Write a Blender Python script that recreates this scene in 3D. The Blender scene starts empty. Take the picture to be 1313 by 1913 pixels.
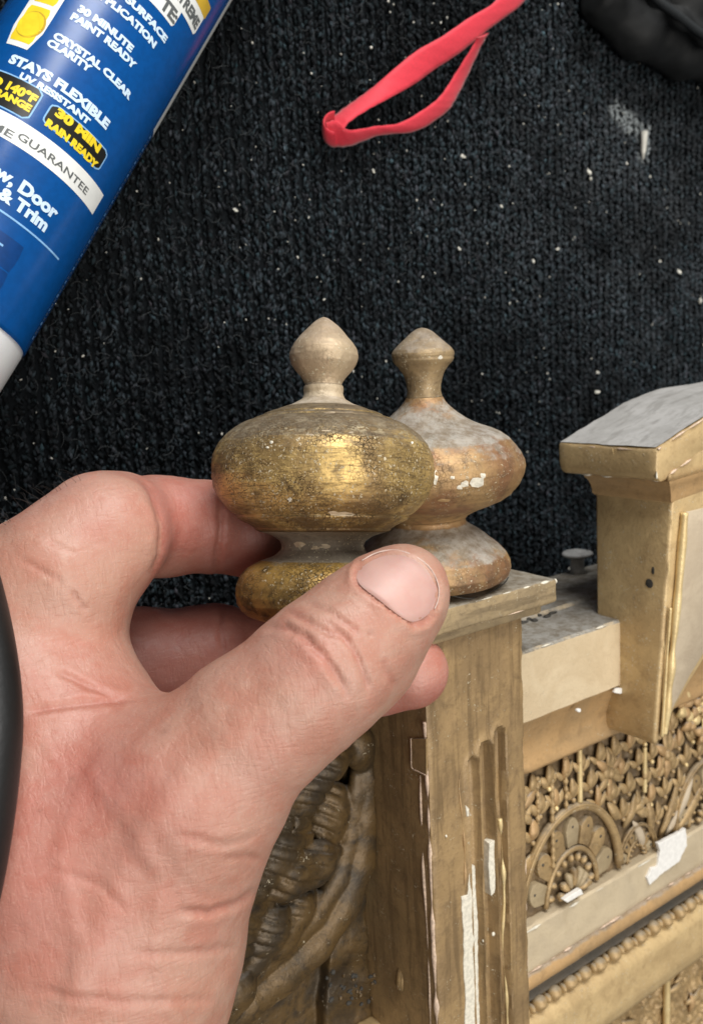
import bpy, bmesh, math, random
import numpy as np
from mathutils import Vector, Matrix

random.seed(7)
rng = np.random.default_rng(7)
SC = bpy.context.scene
COL = SC.collection
S = 0.001                                   # everything below is written in millimetres

# ------------------------------------------------------------------ camera, world, lamps, exposure
# World axes: X = along the frame's rails, Y = up the frame's post, Z = up off the carpet (the frame lies on its back)
U_ = np.array([-514, 9844, 1700.]); U_ /= np.linalg.norm(U_)
R_ = np.array([2344, 306, -1700.]); R_ /= np.linalg.norm(R_); R_ -= U_.dot(R_) * U_; R_ /= np.linalg.norm(R_)
F_ = np.cross(R_, U_)
MW = np.array([R_, U_, F_])                 # camera axes -> world axes
EYE = np.array([0, 0, 259.])
FL = 1700.                                  # focal length in photograph pixels
cam_d = bpy.data.cameras.new('camera')
cam = bpy.data.objects.new('camera', cam_d); COL.objects.link(cam); SC.camera = cam
cam_d.sensor_fit = 'VERTICAL'; cam_d.sensor_height = 24.0; cam_d.sensor_width = 24.0
cam_d.lens = FL / 1913 * 24.0
cam_d.clip_start = 0.005; cam_d.clip_end = 20
m4 = Matrix.Identity(4)
for i in range(3):
    for j in range(3): m4[i][j] = MW[i][j]
m4.translation = Vector(EYE * S)
cam.matrix_world = m4
cam_d.dof.use_dof = True
cam_d.dof.focus_distance = 0.182
cam_d.dof.aperture_fstop = 20.0

world = bpy.data.worlds.new('World'); SC.world = world; world.use_nodes = True
wb = world.node_tree.nodes['Background']
wb.inputs['Color'].default_value = (0.86, 0.93, 1.0, 1); wb.inputs['Strength'].default_value = 0.10

def area(name, loc, target, size, power, color):
    d = bpy.data.lights.new(name, 'AREA'); d.shape = 'RECTANGLE'; d.size = size[0]; d.size_y = size[1]
    d.energy = power; d.color = color
    o = bpy.data.objects.new(name, d); COL.objects.link(o); o.location = loc
    o.rotation_euler = (Vector(target) - Vector(loc)).to_track_quat('-Z', 'Y').to_euler()
    return o
TGT = (0.14, -0.03, 0.09)
area('overhead_lamp', (-0.02, -0.14, 1.08), TGT, (0.75, 0.75), 9.5, (1.0, 0.955, 0.89))
area('window_lamp', (0.14, 0.86, 0.60), TGT, (0.7, 0.6), 14.0, (1.0, 0.985, 0.96))
SC.view_settings.view_transform = 'Standard'; SC.view_settings.look = 'None'
SC.view_settings.gamma = 1; SC.view_settings.exposure = 0.0
SC.view_settings.use_curve_mapping = False
SC.cycles.max_bounces = 5
SC.cycles.use_denoising = True

# ------------------------------------------------------------------ measuring helpers
def px(u, v, d): return EYE + MW @ np.array([(u - 656.5) / FL * d, (956.5 - v) / FL * d, -d])
def ray(u, v): return MW @ np.array([(u - 656.5) / FL, (956.5 - v) / FL, -1.0])
def onz(u, v, z):
    r = ray(u, v); return EYE + (z - EYE[2]) / r[2] * r
def onx(u, v, x):
    r = ray(u, v); return EYE + (x - EYE[0]) / r[0] * r
def proj(P):
    c = (np.asarray(P, float) - EYE) @ MW
    return 656.5 + FL * c[..., 0] / -c[..., 2], 956.5 - FL * c[..., 1] / -c[..., 2], -c[..., 2]

# ------------------------------------------------------------------ noise
def _h(i, j, k, s):
    n = (i * 374761393 + j * 668265263 + k * 2147483647 % 1000003 * 69069 + k * 40503 + s * 1013904223) & 0xFFFFFFFF
    n = ((n ^ (n >> 13)) * 1274126177) & 0xFFFFFFFF
    n = n ^ (n >> 16)
    return (n & 0xFFFFFF) / float(0xFFFFFF) * 2 - 1
def vnoise(p, scale=1.0, seed=0):
    p = np.asarray(p, float) / scale
    i = np.floor(p).astype(np.int64); f = p - i; f = f * f * (3 - 2 * f)
    out = 0
    for a in (0, 1):
        for b in (0, 1):
            for c in (0, 1):
                w = (f[..., 0] if a else 1 - f[..., 0]) * (f[..., 1] if b else 1 - f[..., 1]) * (f[..., 2] if c else 1 - f[..., 2])
                out = out + w * _h(i[..., 0] + a, i[..., 1] + b, i[..., 2] + c, seed)
    return out
def fbm(p, scale, seed=0, o=3):
    t = 0; a = 1.0
    for k in range(o):
        t = t + a * vnoise(p, scale, seed + k * 17); a *= 0.5; scale *= 0.5
    return t

# ------------------------------------------------------------------ mesh helpers
def raw_mesh(name, V, Fc, smooth=True):
    me = bpy.data.meshes.new(name)
    V = np.asarray(V, np.float32) * S
    if isinstance(Fc, np.ndarray):
        n, k = Fc.shape
        me.vertices.add(len(V)); me.vertices.foreach_set('co', V.ravel())
        me.loops.add(n * k); me.loops.foreach_set('vertex_index', Fc.astype(np.int32).ravel())
        me.polygons.add(n); me.polygons.foreach_set('loop_start', np.arange(0, n * k, k, dtype=np.int32))
        me.update(calc_edges=True)
    else:
        me.from_pydata(V.tolist(), [], Fc); me.update()
    if smooth: me.polygons.foreach_set('use_smooth', np.ones(len(me.polygons), bool))
    me.update()
    return me
def link(name, me, mat=None, parent=None, loc=(0, 0, 0)):
    o = bpy.data.objects.new(name, me); COL.objects.link(o)
    if mat is not None and me is not None and not me.materials: me.materials.append(mat)
    if parent is not None: o.parent = parent
    o.location = [c * S for c in loc]
    return o
def build(name, V, Fc, mat, parent=None, origin=(0, 0, 0), smooth=True):
    """Mesh whose vertices are given in world mm; the parent (unrotated) sits at parent['_o']."""
    V = np.asarray(V, float)
    o = link(name, raw_mesh(name, V - np.asarray(origin, float), Fc, smooth), mat)
    po = np.zeros(3)
    if parent is not None:
        o.parent = parent; po = ORIG[parent.name]
    o.location = [float(c) * S for c in (np.asarray(origin, float) - po)]
    ORIG[o.name] = np.asarray(origin, float)
    return o
ORIG = {}
def thing(name, label, cat, origin, group=None):
    o = bpy.data.objects.new(name, None); COL.objects.link(o); o.location = [c * S for c in origin]
    o.empty_display_size = 0.01
    ORIG[o.name] = np.asarray(origin, float)
    return tag(o, label, cat, group)
def tag(o, label=None, cat=None, group=None, kind=None):
    for k, v in (('label', label), ('category', cat), ('group', group), ('kind', kind)):
        if v: o[k] = v
    return o
def join(parts):
    Vs, Fs, n = [], [], 0
    for V, Fc in parts:
        V = np.asarray(V, float); Vs.append(V); Fs += [tuple(int(i) + n for i in f) for f in Fc]; n += len(V)
    return np.vstack(Vs), Fs
def rbox(x0, x1, y0, y1, z0, z1, r=1.0, res=3.0, noise=0.0, nscale=4.0, seed=1):
    """A worn, rounded box: gridded faces, edges rolled to radius r, surface wobbling by noise."""
    lo = np.array([x0, y0, z0], float); hi = np.array([x1, y1, z1], float); dim = hi - lo
    def axis(k):
        n = max(2, int(dim[k] / res)); inner = np.linspace(r, dim[k] - r, n)
        e = r * (1 - np.cos(np.linspace(0, math.pi / 2, 4)))[:3]
        return np.concatenate([e, inner, (dim[k] - e)[::-1]]) + lo[k]
    ax = [axis(k) for k in range(3)]
    Vs, Fs, n = [], [], 0
    for k in range(3):
        a, b = [(1, 2), (2, 0), (0, 1)][k]
        A, B = np.meshgrid(ax[a], ax[b], indexing='ij'); na, nb = A.shape
        for side in (0, 1):
            P = np.zeros((na, nb, 3)); P[..., a] = A; P[..., b] = B; P[..., k] = hi[k] if side else lo[k]
            Vs.append(P.reshape(-1, 3))
            I = np.arange(na * nb).reshape(na, nb) + n
            q = np.stack([I[:-1, :-1], I[1:, :-1], I[1:, 1:], I[:-1, 1:]], -1).reshape(-1, 4)
            Fs.append(q if side else q[:, ::-1]); n += na * nb
    V = np.vstack(Vs); Q = np.vstack(Fs)
    key = np.round(V * 1000).astype(np.int64)
    _, idx, inv = np.unique(key, axis=0, return_index=True, return_inverse=True)
    V = V[idx]; Q = inv.reshape(-1)[Q]
    inner = np.clip(V, lo + r, hi - r); dv = V - inner; L = np.linalg.norm(dv, axis=1, keepdims=True); L[L == 0] = 1
    nrm = dv / L; V = inner + nrm * r
    if noise: V = V + nrm * (fbm(V, nscale, seed) * noise)[:, None]
    return V, Q
def extrude_z(poly, z0, z1, nz=2):
    """Closed polygon (x, y) counter-clockwise pushed along z."""
    n = len(poly); V = []; Fc = []
    for z in np.linspace(z0, z1, nz): V += [(x, y, z) for x, y in poly]
    for k in range(nz - 1):
        for i in range(n):
            j = (i + 1) % n; Fc.append((k * n + i, k * n + j, (k + 1) * n + j, (k + 1) * n + i))
    Fc.append(tuple(range(n))[::-1]); Fc.append(tuple((nz - 1) * n + i for i in range(n)))
    return np.array(V, float), Fc
def bevelled(name, V, Fc, mat, parent, origin, width=0.5, seg=2, noise=0.0, seed=3):
    bm = bmesh.new(); vs = [bm.verts.new(Vector(v)) for v in V]
    for f in Fc:
        try: bm.faces.new([vs[i] for i in f])
        except ValueError: pass
    bmesh.ops.recalc_face_normals(bm, faces=bm.faces)
    ed = [e for e in bm.edges if len(e.link_faces) == 2 and e.calc_face_angle(0) > 0.5]
    bmesh.ops.bevel(bm, geom=ed, offset=width, segments=seg, profile=0.5, affect='EDGES')
    bmesh.ops.triangulate(bm, faces=[f for f in bm.faces if len(f.verts) > 4])
    bm.verts.index_update()
    V2 = np.array([v.co[:] for v in bm.verts]); F2 = [tuple(v.index for v in f.verts) for f in bm.faces]; bm.free()
    if noise: V2 = V2 + np.stack([fbm(V2, 4, seed + k) for k in range(3)], 1) * noise
    o = build(name, V2, F2, mat, parent, origin)
    o.data.polygons.foreach_set('use_smooth', np.ones(len(F2), bool))
    try: o.data.set_sharp_from_angle(angle=math.radians(38))
    except Exception: pass
    return o
def extrude_x(prof, x0, x1, step=3.0, noise=0.0, seed=1, dens=1.2):
    """Moulding: open profile (y, z) running along x, closed by its two ends."""
    P = np.array(prof, float); seg = np.linalg.norm(np.diff(P, axis=0), axis=1); s = np.concatenate([[0], np.cumsum(seg)])
    keep = []
    for i in range(len(P) - 1):
        n = max(1, int(seg[i] / dens)); keep += list(np.linspace(s[i], s[i + 1], n, endpoint=False))
    keep.append(s[-1]); keep = np.array(keep)
    Y = np.interp(keep, s, P[:, 0]); Z = np.interp(keep, s, P[:, 1])
    X = np.linspace(x0, x1, max(2, int((x1 - x0) / step)))
    nx, ns = len(X), len(keep)
    V = np.zeros((nx, ns, 3)); V[..., 0] = X[:, None]; V[..., 1] = Y; V[..., 2] = Z
    V = V.reshape(-1, 3)
    if noise: V = V + np.stack([0 * V[:, 0], fbm(V, 5, seed), fbm(V, 5, seed + 5)], 1) * noise
    I = np.arange(nx * ns).reshape(nx, ns)
    q = np.stack([I[:-1, :-1], I[1:, :-1], I[1:, 1:], I[:-1, 1:]], -1).reshape(-1, 4)
    Fc = [tuple(f) for f in q.tolist()] + [tuple(I[0].tolist()), tuple(I[-1].tolist()[::-1])]
    return V, Fc
def tube(pts, rad, n=10, cap=True, flat=1.0, up=(0, 0, 1)):
    P = np.array(pts, float); k = len(P); rad = np.broadcast_to(np.asarray(rad, float), (k,))
    T = np.gradient(P, axis=0); T /= np.linalg.norm(T, axis=1, keepdims=True)
    up = np.array(up, float); V = []
    for i in range(k):
        a = np.cross(up, T[i])
        if np.linalg.norm(a) < 1e-3: a = np.cross((1, 0, 0.01), T[i])
        a /= np.linalg.norm(a); b = np.cross(T[i], a)
        for j in range(n):
            t = 2 * math.pi * j / n
            V.append(P[i] + rad[i] * (math.cos(t) * a + flat * math.sin(t) * b))
    Fc = [(i * n + j, i * n + (j + 1) % n, (i + 1) * n + (j + 1) % n, (i + 1) * n + j) for i in range(k - 1) for j in range(n)]
    if cap: Fc += [tuple(range(n))[::-1], tuple((k - 1) * n + j for j in range(n))]
    return np.array(V), Fc
def smooth_path(pts, n=40):
    P = np.array(pts, float); k = len(P); out = []
    for t in np.linspace(0, k - 1, n):
        i = min(int(t), k - 2); f = t - i
        p0, p1, p2, p3 = P[max(i - 1, 0)], P[i], P[i + 1], P[min(i + 2, k - 1)]
        out.append(0.5 * (2 * p1 + (p2 - p0) * f + (2 * p0 - 5 * p1 + 4 * p2 - p3) * f * f + (3 * p1 - p0 - 3 * p2 + p3) * f ** 3))
    return np.array(out)
def ellipsoid(c, r, rot=0.0, n=12, m=8):
    V = []; Fc = []
    for i in range(m + 1):
        a = math.pi * i / m
        for j in range(n):
            b = 2 * math.pi * j / n
            x, y, z = math.sin(a) * math.cos(b) * r[0], math.sin(a) * math.sin(b) * r[1], math.cos(a) * r[2]
            V.append((c[0] + x * math.cos(rot) - y * math.sin(rot), c[1] + x * math.sin(rot) + y * math.cos(rot), c[2] + z))
    for i in range(m):
        for j in range(n): Fc.append((i * n + j, (i + 1) * n + j, (i + 1) * n + (j + 1) % n, i * n + (j + 1) % n))
    return np.array(V), Fc

# ------------------------------------------------------------------ implicit surfaces (for the hand and the carved leaf scroll)
def surface_nets(f, lo, h):
    f = f.copy()
    f[0] = f[-1] = np.maximum(f[0], 1); f[0] = np.abs(f[0]) + .3; f[-1] = np.abs(f[-1]) + .3
    f[:, 0] = np.abs(f[:, 0]) + .3; f[:, -1] = np.abs(f[:, -1]) + .3; f[:, :, 0] = np.abs(f[:, :, 0]) + .3; f[:, :, -1] = np.abs(f[:, :, -1]) + .3
    ins = f < 0
    nx, ny, nz = f.shape
    cnt = np.zeros((nx - 1, ny - 1, nz - 1), np.int8)
    corners = [(a, b, c) for a in (0, 1) for b in (0, 1) for c in (0, 1)]
    for a, b, c in corners: cnt += ins[a:nx - 1 + a, b:ny - 1 + b, c:nz - 1 + c]
    act = np.argwhere((cnt > 0) & (cnt < 8))
    idx = -np.ones(cnt.shape, np.int64); idx[tuple(act.T)] = np.arange(len(act))
    val = np.stack([f[act[:, 0] + a, act[:, 1] + b, act[:, 2] + c] for a, b, c in corners], 1)
    acc = np.zeros((len(act), 3)); num = np.zeros(len(act))
    for i in range(8):
        for j in range(i + 1, 8):
            ci, cj = np.array(corners[i]), np.array(corners[j])
            if np.abs(ci - cj).sum() != 1: continue
            m = (val[:, i] < 0) != (val[:, j] < 0)
            t = val[m, i] / (val[m, i] - val[m, j])
            acc[m] += ci + (cj - ci) * t[:, None]; num[m] += 1
    V = (act + acc / num[:, None]) * h + lo
    quads = []
    for ax in range(3):
        o = [(0, 0), (1, 0), (1, 1), (0, 1)]
        sl = [slice(1, -1)] * 3; sl[ax] = slice(0, -1)
        a = ins[tuple(sl)]; sl2 = list(sl); sl2[ax] = slice(1, None); b = ins[tuple(sl2)]
        for flip in (False, True):
            e = np.argwhere((a & ~b) if not flip else (~a & b))
            if not len(e): continue
            e = e + np.array([0 if k == ax else 1 for k in range(3)])
            u, w = [(1, 2), (2, 0), (0, 1)][ax]
            qs = []
            for du, dw in o:
                c = e.copy(); c[:, u] -= 1 - du; c[:, w] -= 1 - dw
                qs.append(idx[c[:, 0], c[:, 1], c[:, 2]])
            q = np.stack(qs, 1)
            quads.append(q[:, ::-1] if flip else q)
    return V, np.vstack(quads)
def relax(V, Q, it=3, lam=0.5):
    E = np.vstack([Q[:, [0, 1]], Q[:, [1, 2]], Q[:, [2, 3]], Q[:, [3, 0]]])
    deg = np.bincount(E[:, 0], minlength=len(V)) + np.bincount(E[:, 1], minlength=len(V))
    for _ in range(it):
        A = np.zeros_like(V)
        for k in range(3):
            A[:, k] = np.bincount(E[:, 0], V[E[:, 1], k], len(V)) + np.bincount(E[:, 1], V[E[:, 0], k], len(V))
        V = V + lam * (A / np.maximum(deg, 1)[:, None] - V)
    return V
def vnormals(V, Q):
    n = np.cross(V[Q[:, 2]] - V[Q[:, 0]], V[Q[:, 3]] - V[Q[:, 1]])
    N = np.zeros_like(V)
    for k in range(3):
        for c in range(4): N[:, k] += np.bincount(Q[:, c], n[:, k], len(V))
    return N / np.maximum(np.linalg.norm(N, axis=1, keepdims=True), 1e-9)
def smin(a, b, k):
    h = np.maximum(k - np.abs(a - b), 0) / k
    return np.minimum(a, b) - h * h * k * 0.25
def sd_cone(P, a, b, ra, rb):
    a = np.asarray(a, np.float32); ba = np.asarray(b, np.float32) - a
    pa = [P[k] - a[k] for k in range(3)]
    h = np.clip((pa[0] * ba[0] + pa[1] * ba[1] + pa[2] * ba[2]) / float(ba.dot(ba)), 0, 1)
    d = np.sqrt(sum((pa[k] - ba[k] * h) ** 2 for k in range(3)))
    return d - (ra + (rb - ra) * h)
def sd_chain(P, pts, k=3.0):
    d = None
    for i in range(len(pts) - 1):
        c = sd_cone(P, pts[i][:3], pts[i + 1][:3], pts[i][3], pts[i + 1][3])
        d = c if d is None else smin(d, c, k)
    return d
def grid3(lo, hi, h):
    n = [int((hi[k] - lo[k]) / h) + 1 for k in range(3)]
    ax = [(lo[k] + h * np.arange(n[k])).astype(np.float32) for k in range(3)]
    return [ax[0][:, None, None], ax[1][None, :, None], ax[2][None, None, :]]

# ------------------------------------------------------------------ materials
class NT:
    def __init__(s, name):
        s.m = bpy.data.materials.new(name); s.m.use_nodes = True; s.t = s.m.node_tree
        s.b = s.t.nodes['Principled BSDF']; s.tc = s.t.nodes.new('ShaderNodeTexCoord')
    def n(s, t, **k):
        x = s.t.nodes.new(t)
        for a, v in k.items(): setattr(x, a, v)
        return x
    def l(s, a, b): s.t.links.new(a, b)
    def setv(s, sock, v):
        if isinstance(v, bpy.types.NodeSocket): s.l(v, sock)
        elif v is not None: sock.default_value = v
    def noise(s, scale, detail=4, rough=0.55, dist=0.0, vec=None):
        x = s.n('ShaderNodeTexNoise'); x.inputs['Scale'].default_value = scale; x.inputs['Detail'].default_value = detail
        x.inputs['Roughness'].default_value = rough; x.inputs['Distortion'].default_value = dist
        s.l(vec or s.tc.outputs['Object'], x.inputs['Vector']); return x.outputs['Fac']
    def ramp(s, fac, a, b, lo=0.0, hi=1.0):
        x = s.n('ShaderNodeMapRange'); x.interpolation_type = 'SMOOTHSTEP'
        s.l(fac, x.inputs['Value']); x.inputs['From Min'].default_value = a; x.inputs['From Max'].default_value = b
        x.inputs['To Min'].default_value = lo; x.inputs['To Max'].default_value = hi; return x.outputs['Result']
    def mix(s, fac, a, b, mode='MIX'):
        x = s.n('ShaderNodeMix', data_type='RGBA', blend_type=mode)
        s.setv(x.inputs[0], fac); s.setv(x.inputs[6], a); s.setv(x.inputs[7], b); return x.outputs[2]
    def math(s, op, a, b=None):
        x = s.n('ShaderNodeMath', operation=op); s.setv(x.inputs[0], a)
        if b is not None: s.setv(x.inputs[1], b)
        return x.outputs[0]
    def stretch(s, v):
        x = s.n('ShaderNodeMapping'); x.inputs['Scale'].default_value = v; s.l(s.tc.outputs['Object'], x.inputs['Vector']); return x.outputs['Vector']
    def bump(s, h, dist, strength=1.0, prev=None):
        x = s.n('ShaderNodeBump'); x.inputs['Distance'].default_value = dist; x.inputs['Strength'].default_value = strength
        s.l(h, x.inputs['Height'])
        if prev is not None: s.l(prev, x.inputs['Normal'])
        return x.outputs['Normal']
    def out(s, color=None, rough=None, metal=None, normal=None, **k):
        s.setv(s.b.inputs['Base Color'], color); s.setv(s.b.inputs['Roughness'], rough); s.setv(s.b.inputs['Metallic'], metal)
        if normal is not None: s.l(normal, s.b.inputs['Normal'])
        for a, v in k.items(): s.setv(s.b.inputs[a.replace('_', ' ')], v)
        return s.m
def C(r, g, b): return (r, g, b, 1)
def srgb(r, g, b):
    f = lambda c: (c / 255 / 12.92) if c / 255 <= 0.04045 else ((c / 255 + 0.055) / 1.055) ** 2.4
    return (f(r), f(g), f(b), 1)

def gilt(name, gold, tone, dark, dust=None, dust_axis=None, dust_lo=0.3, dust_hi=0.9, dust_max=0.8, crack=900, crack_amt=0.0,
         chips=0.0, bands=None, metal=0.35, rough=0.42, wear=0.5, seed=0.0, grain=None):
    """Old gilding over gesso: leaf colour, toned patches, grime, crackle, chips down to white gesso, dust on one side."""
    t = NT(name)
    off = t.n('ShaderNodeVectorMath', operation='ADD'); t.l(t.tc.outputs['Object'], off.inputs[0]); off.inputs[1].default_value = (seed, seed * .7, seed * 1.3)
    v = off.outputs[0]
    big = t.noise(70, 5, 0.6, 0.6, v); mid = t.noise(260, 5, 0.65, 0.4, v); fine = t.noise(1100, 4, 0.6, 0, v)
    c = t.mix(t.ramp(big, 0.38, 0.62), gold, tone)
    stain = t.noise(38, 6, 0.68, 1.2, v); c = t.mix(t.ramp(stain, 0.50, 0.66, 0, .45 * wear + .08), c, dark)
    c = t.mix(t.ramp(mid, 0.5, 0.72, 0, wear), c, dark)
    c = t.mix(t.ramp(fine, 0.52, 0.75, 0, wear * .7), c, dark)
    if grain:
        g = t.noise(420, 3, 0.6, 0.2, t.stretch(grain)); c = t.mix(t.ramp(g, 0.47, 0.66, 0, .6), c, dark)
    h = t.math('MULTIPLY', fine, 0.6); h = t.math('ADD', h, t.math('MULTIPLY', mid, 0.8))
    met = metal
    if crack_amt:
        w = t.n('ShaderNodeVectorMath', operation='MULTIPLY_ADD')
        nz = t.n('ShaderNodeTexNoise'); nz.inputs['Scale'].default_value = 700; t.l(v, nz.inputs['Vector'])
        t.l(nz.outputs['Color'], w.inputs[0]); w.inputs[1].default_value = (.0006, .0006, .0006); t.l(v, w.inputs[2])
        vo = t.n('ShaderNodeTexVoronoi', feature='DISTANCE_TO_EDGE'); vo.inputs['Scale'].default_value = crack; t.l(w.outputs[0], vo.inputs['Vector'])
        cr = t.ramp(vo.outputs['Distance'], 0.0, 0.07, 1, 0)
        where = t.ramp(t.noise(120, 3, .6, 0, v), 0.42, 0.62)
        cr = t.math('MULTIPLY', cr, where)
        c = t.mix(t.math('MULTIPLY', cr, crack_amt), c, tuple(0.55 * x for x in dark[:3]) + (1,))
        h = t.math('SUBTRACT', h, t.math('MULTIPLY', t.math('MULTIPLY', cr, crack_amt), 1.0))
    r = t.math('ADD', t.math('MULTIPLY', mid, 0.25), rough - 0.12)
    if chips:
        k = t.math('MULTIPLY', t.ramp(t.noise(1500, 3, .7, 0, v), 0.60, 0.64), t.ramp(t.noise(190, 3, .6, 0, v), 0.60 - chips * .2, 0.70 - chips * .2))
        c = t.mix(t.math('MULTIPLY', k, .85), c, C(.62, .54, .38)); met = t.math('MULTIPLY', t.math('SUBTRACT', 1.0, k), metal)
        h = t.math('ADD', h, t.math('MULTIPLY', k, .5))
    if bands:
        sx = t.n('ShaderNodeSeparateXYZ'); t.l(t.tc.outputs['Object'], sx.inputs[0]); z = sx.outputs['Z']
        zone = t.math('MULTIPLY', t.ramp(z, bands[0], bands[0] + .003), t.ramp(z, bands[1] - .003, bands[1], 1, 0))
        lines = t.ramp(t.noise(520, 4, .65, .8, t.stretch((1, 1, 2.6))), .50, .55)
        zone = t.math('MULTIPLY', zone, lines); c = t.mix(t.math('MULTIPLY', zone, .8), c, C(.62, .52, .33)); h = t.math('ADD', h, t.math('MULTIPLY', zone, .6))
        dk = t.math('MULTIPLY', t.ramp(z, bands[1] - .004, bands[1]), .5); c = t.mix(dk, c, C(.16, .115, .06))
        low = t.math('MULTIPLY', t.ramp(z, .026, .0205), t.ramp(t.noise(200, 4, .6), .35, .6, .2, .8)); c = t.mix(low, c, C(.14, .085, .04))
    if dust is not None:
        nv = t.n('ShaderNodeVectorMath', operation='DOT_PRODUCT'); t.l(t.tc.outputs['Normal'], nv.inputs[0]); nv.inputs[1].default_value = dust_axis
        dn = t.math('ADD', nv.outputs['Value'], t.math('MULTIPLY', t.math('SUBTRACT', t.noise(160, 5, .7, 0, v), .5), 1.1))
        k = t.ramp(dn, dust_lo, dust_hi, 0, dust_max)
        dc = t.mix(t.ramp(t.noise(330, 6, .75, 0, v), .36, .66), dust, C(dust[0] * .50, dust[1] * .44, dust[2] * .36))
        c = t.mix(k, c, dc); inv = t.math('SUBTRACT', 1.0, k)
        met = t.math('MULTIPLY', met, inv) if not isinstance(met, float) else t.math('MULTIPLY', inv, met)
        r = t.math('ADD', r, t.math('MULTIPLY', k, .4))
    return t.out(c, r, met, t.bump(h, 0.00022, 0.8))

GREYD = C(.36, .35, .32)
M = {}
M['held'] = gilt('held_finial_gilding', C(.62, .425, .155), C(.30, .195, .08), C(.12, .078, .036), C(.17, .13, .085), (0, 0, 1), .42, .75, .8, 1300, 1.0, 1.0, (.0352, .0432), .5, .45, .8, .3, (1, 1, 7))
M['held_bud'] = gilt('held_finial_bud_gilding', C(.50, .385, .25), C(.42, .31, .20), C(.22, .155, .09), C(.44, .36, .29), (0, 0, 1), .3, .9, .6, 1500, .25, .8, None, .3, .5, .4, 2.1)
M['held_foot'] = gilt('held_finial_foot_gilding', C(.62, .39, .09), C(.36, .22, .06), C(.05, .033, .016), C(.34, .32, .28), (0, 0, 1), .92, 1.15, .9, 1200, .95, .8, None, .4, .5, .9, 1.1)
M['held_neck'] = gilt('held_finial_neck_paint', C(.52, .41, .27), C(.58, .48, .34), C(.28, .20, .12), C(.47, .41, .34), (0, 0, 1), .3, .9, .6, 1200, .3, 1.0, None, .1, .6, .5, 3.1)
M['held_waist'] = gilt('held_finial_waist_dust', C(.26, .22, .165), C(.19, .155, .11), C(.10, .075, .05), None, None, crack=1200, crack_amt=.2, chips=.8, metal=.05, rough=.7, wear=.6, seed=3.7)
M['fin'] = gilt('mounted_finial_gilding', C(.40, .25, .11), C(.27, .135, .065), C(.11, .07, .04), C(.42, .40, .355), (0, 1, 0), .50, .80, .82, 1300, .35, .8, None, .3, .48, .6, 4.2)
M['fin_bud'] = gilt('mounted_finial_bud_gilding', C(.38, .27, .14), C(.26, .185, .10), C(.12, .085, .05), C(.36, .325, .29), (0, 1, 0), .35, .8, .6, 1300, .2, .6, None, .25, .48, .6, 5.0)
M['post'] = gilt('post_bronze_paint', C(.35, .232, .108), C(.27, .178, .085), C(.13, .082, .038), C(.30, .28, .24), (0, 1, 0), .5, .9, .7, 700, .0, .25, None, .15, .5, .5, 6.0, (1, .08, 1))
M['cap'] = gilt('post_cap_paint', C(.36, .265, .145), C(.28, .21, .12), C(.14, .10, .055), C(.31, .29, .245), (0, 1, 0), .45, .8, .85, 700, .0, .4, None, .12, .58, .6, 6.7, (.1, 1, 1))
M['cream'] = gilt('rail_cream_paint', C(.62, .50, .33), C(.56, .44, .28), C(.42, .31, .18), C(.30, .29, .265), (0, 1, 0), .45, .75, .95, 600, .0, .12, None, .08, .52, .25, 7.1)
M['ledge'] = gilt('ledge_cream_paint', C(.56, .46, .31), C(.50, .41, .28), C(.38, .29, .17), None, None, crack=600, crack_amt=.0, chips=.12, metal=.08, rough=.52, wear=.25, seed=7.5)
M['ledge_dull'] = gilt('dusty_petal_paint', C(.40, .315, .19), C(.34, .26, .15), C(.20, .145, .08), None, None, crack=600, crack_amt=.0, chips=.2, metal=.1, rough=.52, wear=.4, seed=7.9)
M['amber'] = gilt('moulding_amber_paint', C(.50, .315, .145), C(.42, .275, .135), C(.22, .135, .06), C(.30, .29, .27), (0, 1, 0), .5, .8, .6, 600, .0, .15, None, .2, .48, .4, 8.3)
M['cove'] = gilt('cove_shade_dust', C(.115, .095, .07), C(.085, .075, .06), C(.055, .05, .042), None, None, crack=600, crack_amt=.0, metal=.15, rough=.5, wear=.4, seed=8.9)  # dark grey puts the cove's shade, with some dust, into its colour
M['relief'] = gilt('relief_gilding', C(.46, .315, .15), C(.34, .23, .11), C(.14, .09, .042), C(.37, .34, .28), (0, 1, 0), .55, .95, .6, 900, .0, .5, None, .25, .48, .6, 9.4)
M['field'] = gilt('relief_field_recess_shade', C(.20, .135, .068), C(.14, .095, .05), C(.09, .06, .03), None, None, crack=900, crack_amt=.0, metal=.1, rough=.6, wear=.6, seed=9.9)  # relief colour darkened, putting recess shade behind the carving
M['bright'] = gilt('bright_gilding', C(.80, .63, .33), C(.68, .51, .25), C(.42, .29, .13), None, None, crack=900, crack_amt=.0, chips=.3, metal=.25, rough=.42, wear=.3, seed=10.2)
M['pedtop'] = gilt('pediment_top_dust', C(.46, .45, .43), C(.38, .37, .35), C(.25, .24, .22), None, None, crack=500, crack_amt=.0, metal=0.0, rough=.75, wear=.35, seed=11.0, grain=(.10, 1, 1))
M['ped'] = gilt('pediment_gilding', C(.61, .445, .225), C(.52, .37, .185), C(.30, .195, .09), None, None, crack=450, crack_amt=.0, chips=.5, metal=.2, rough=.48, wear=.45, seed=11.5)
M['stone'] = gilt('bracket_face_paint', C(.52, .43, .31), C(.45, .365, .26), C(.34, .26, .17), None, None, crack=500, crack_amt=.0, metal=.03, rough=.58, wear=.18, seed=12.2)
M['scroll'] = gilt('scroll_gilding', C(.125, .076, .028), C(.06, .042, .023), C(.024, .017, .011), C(.15, .135, .115), (0, 1, 0), .55, .95, .7, 420, .12, .15, None, .3, .46, .7, 13.3)
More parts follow.
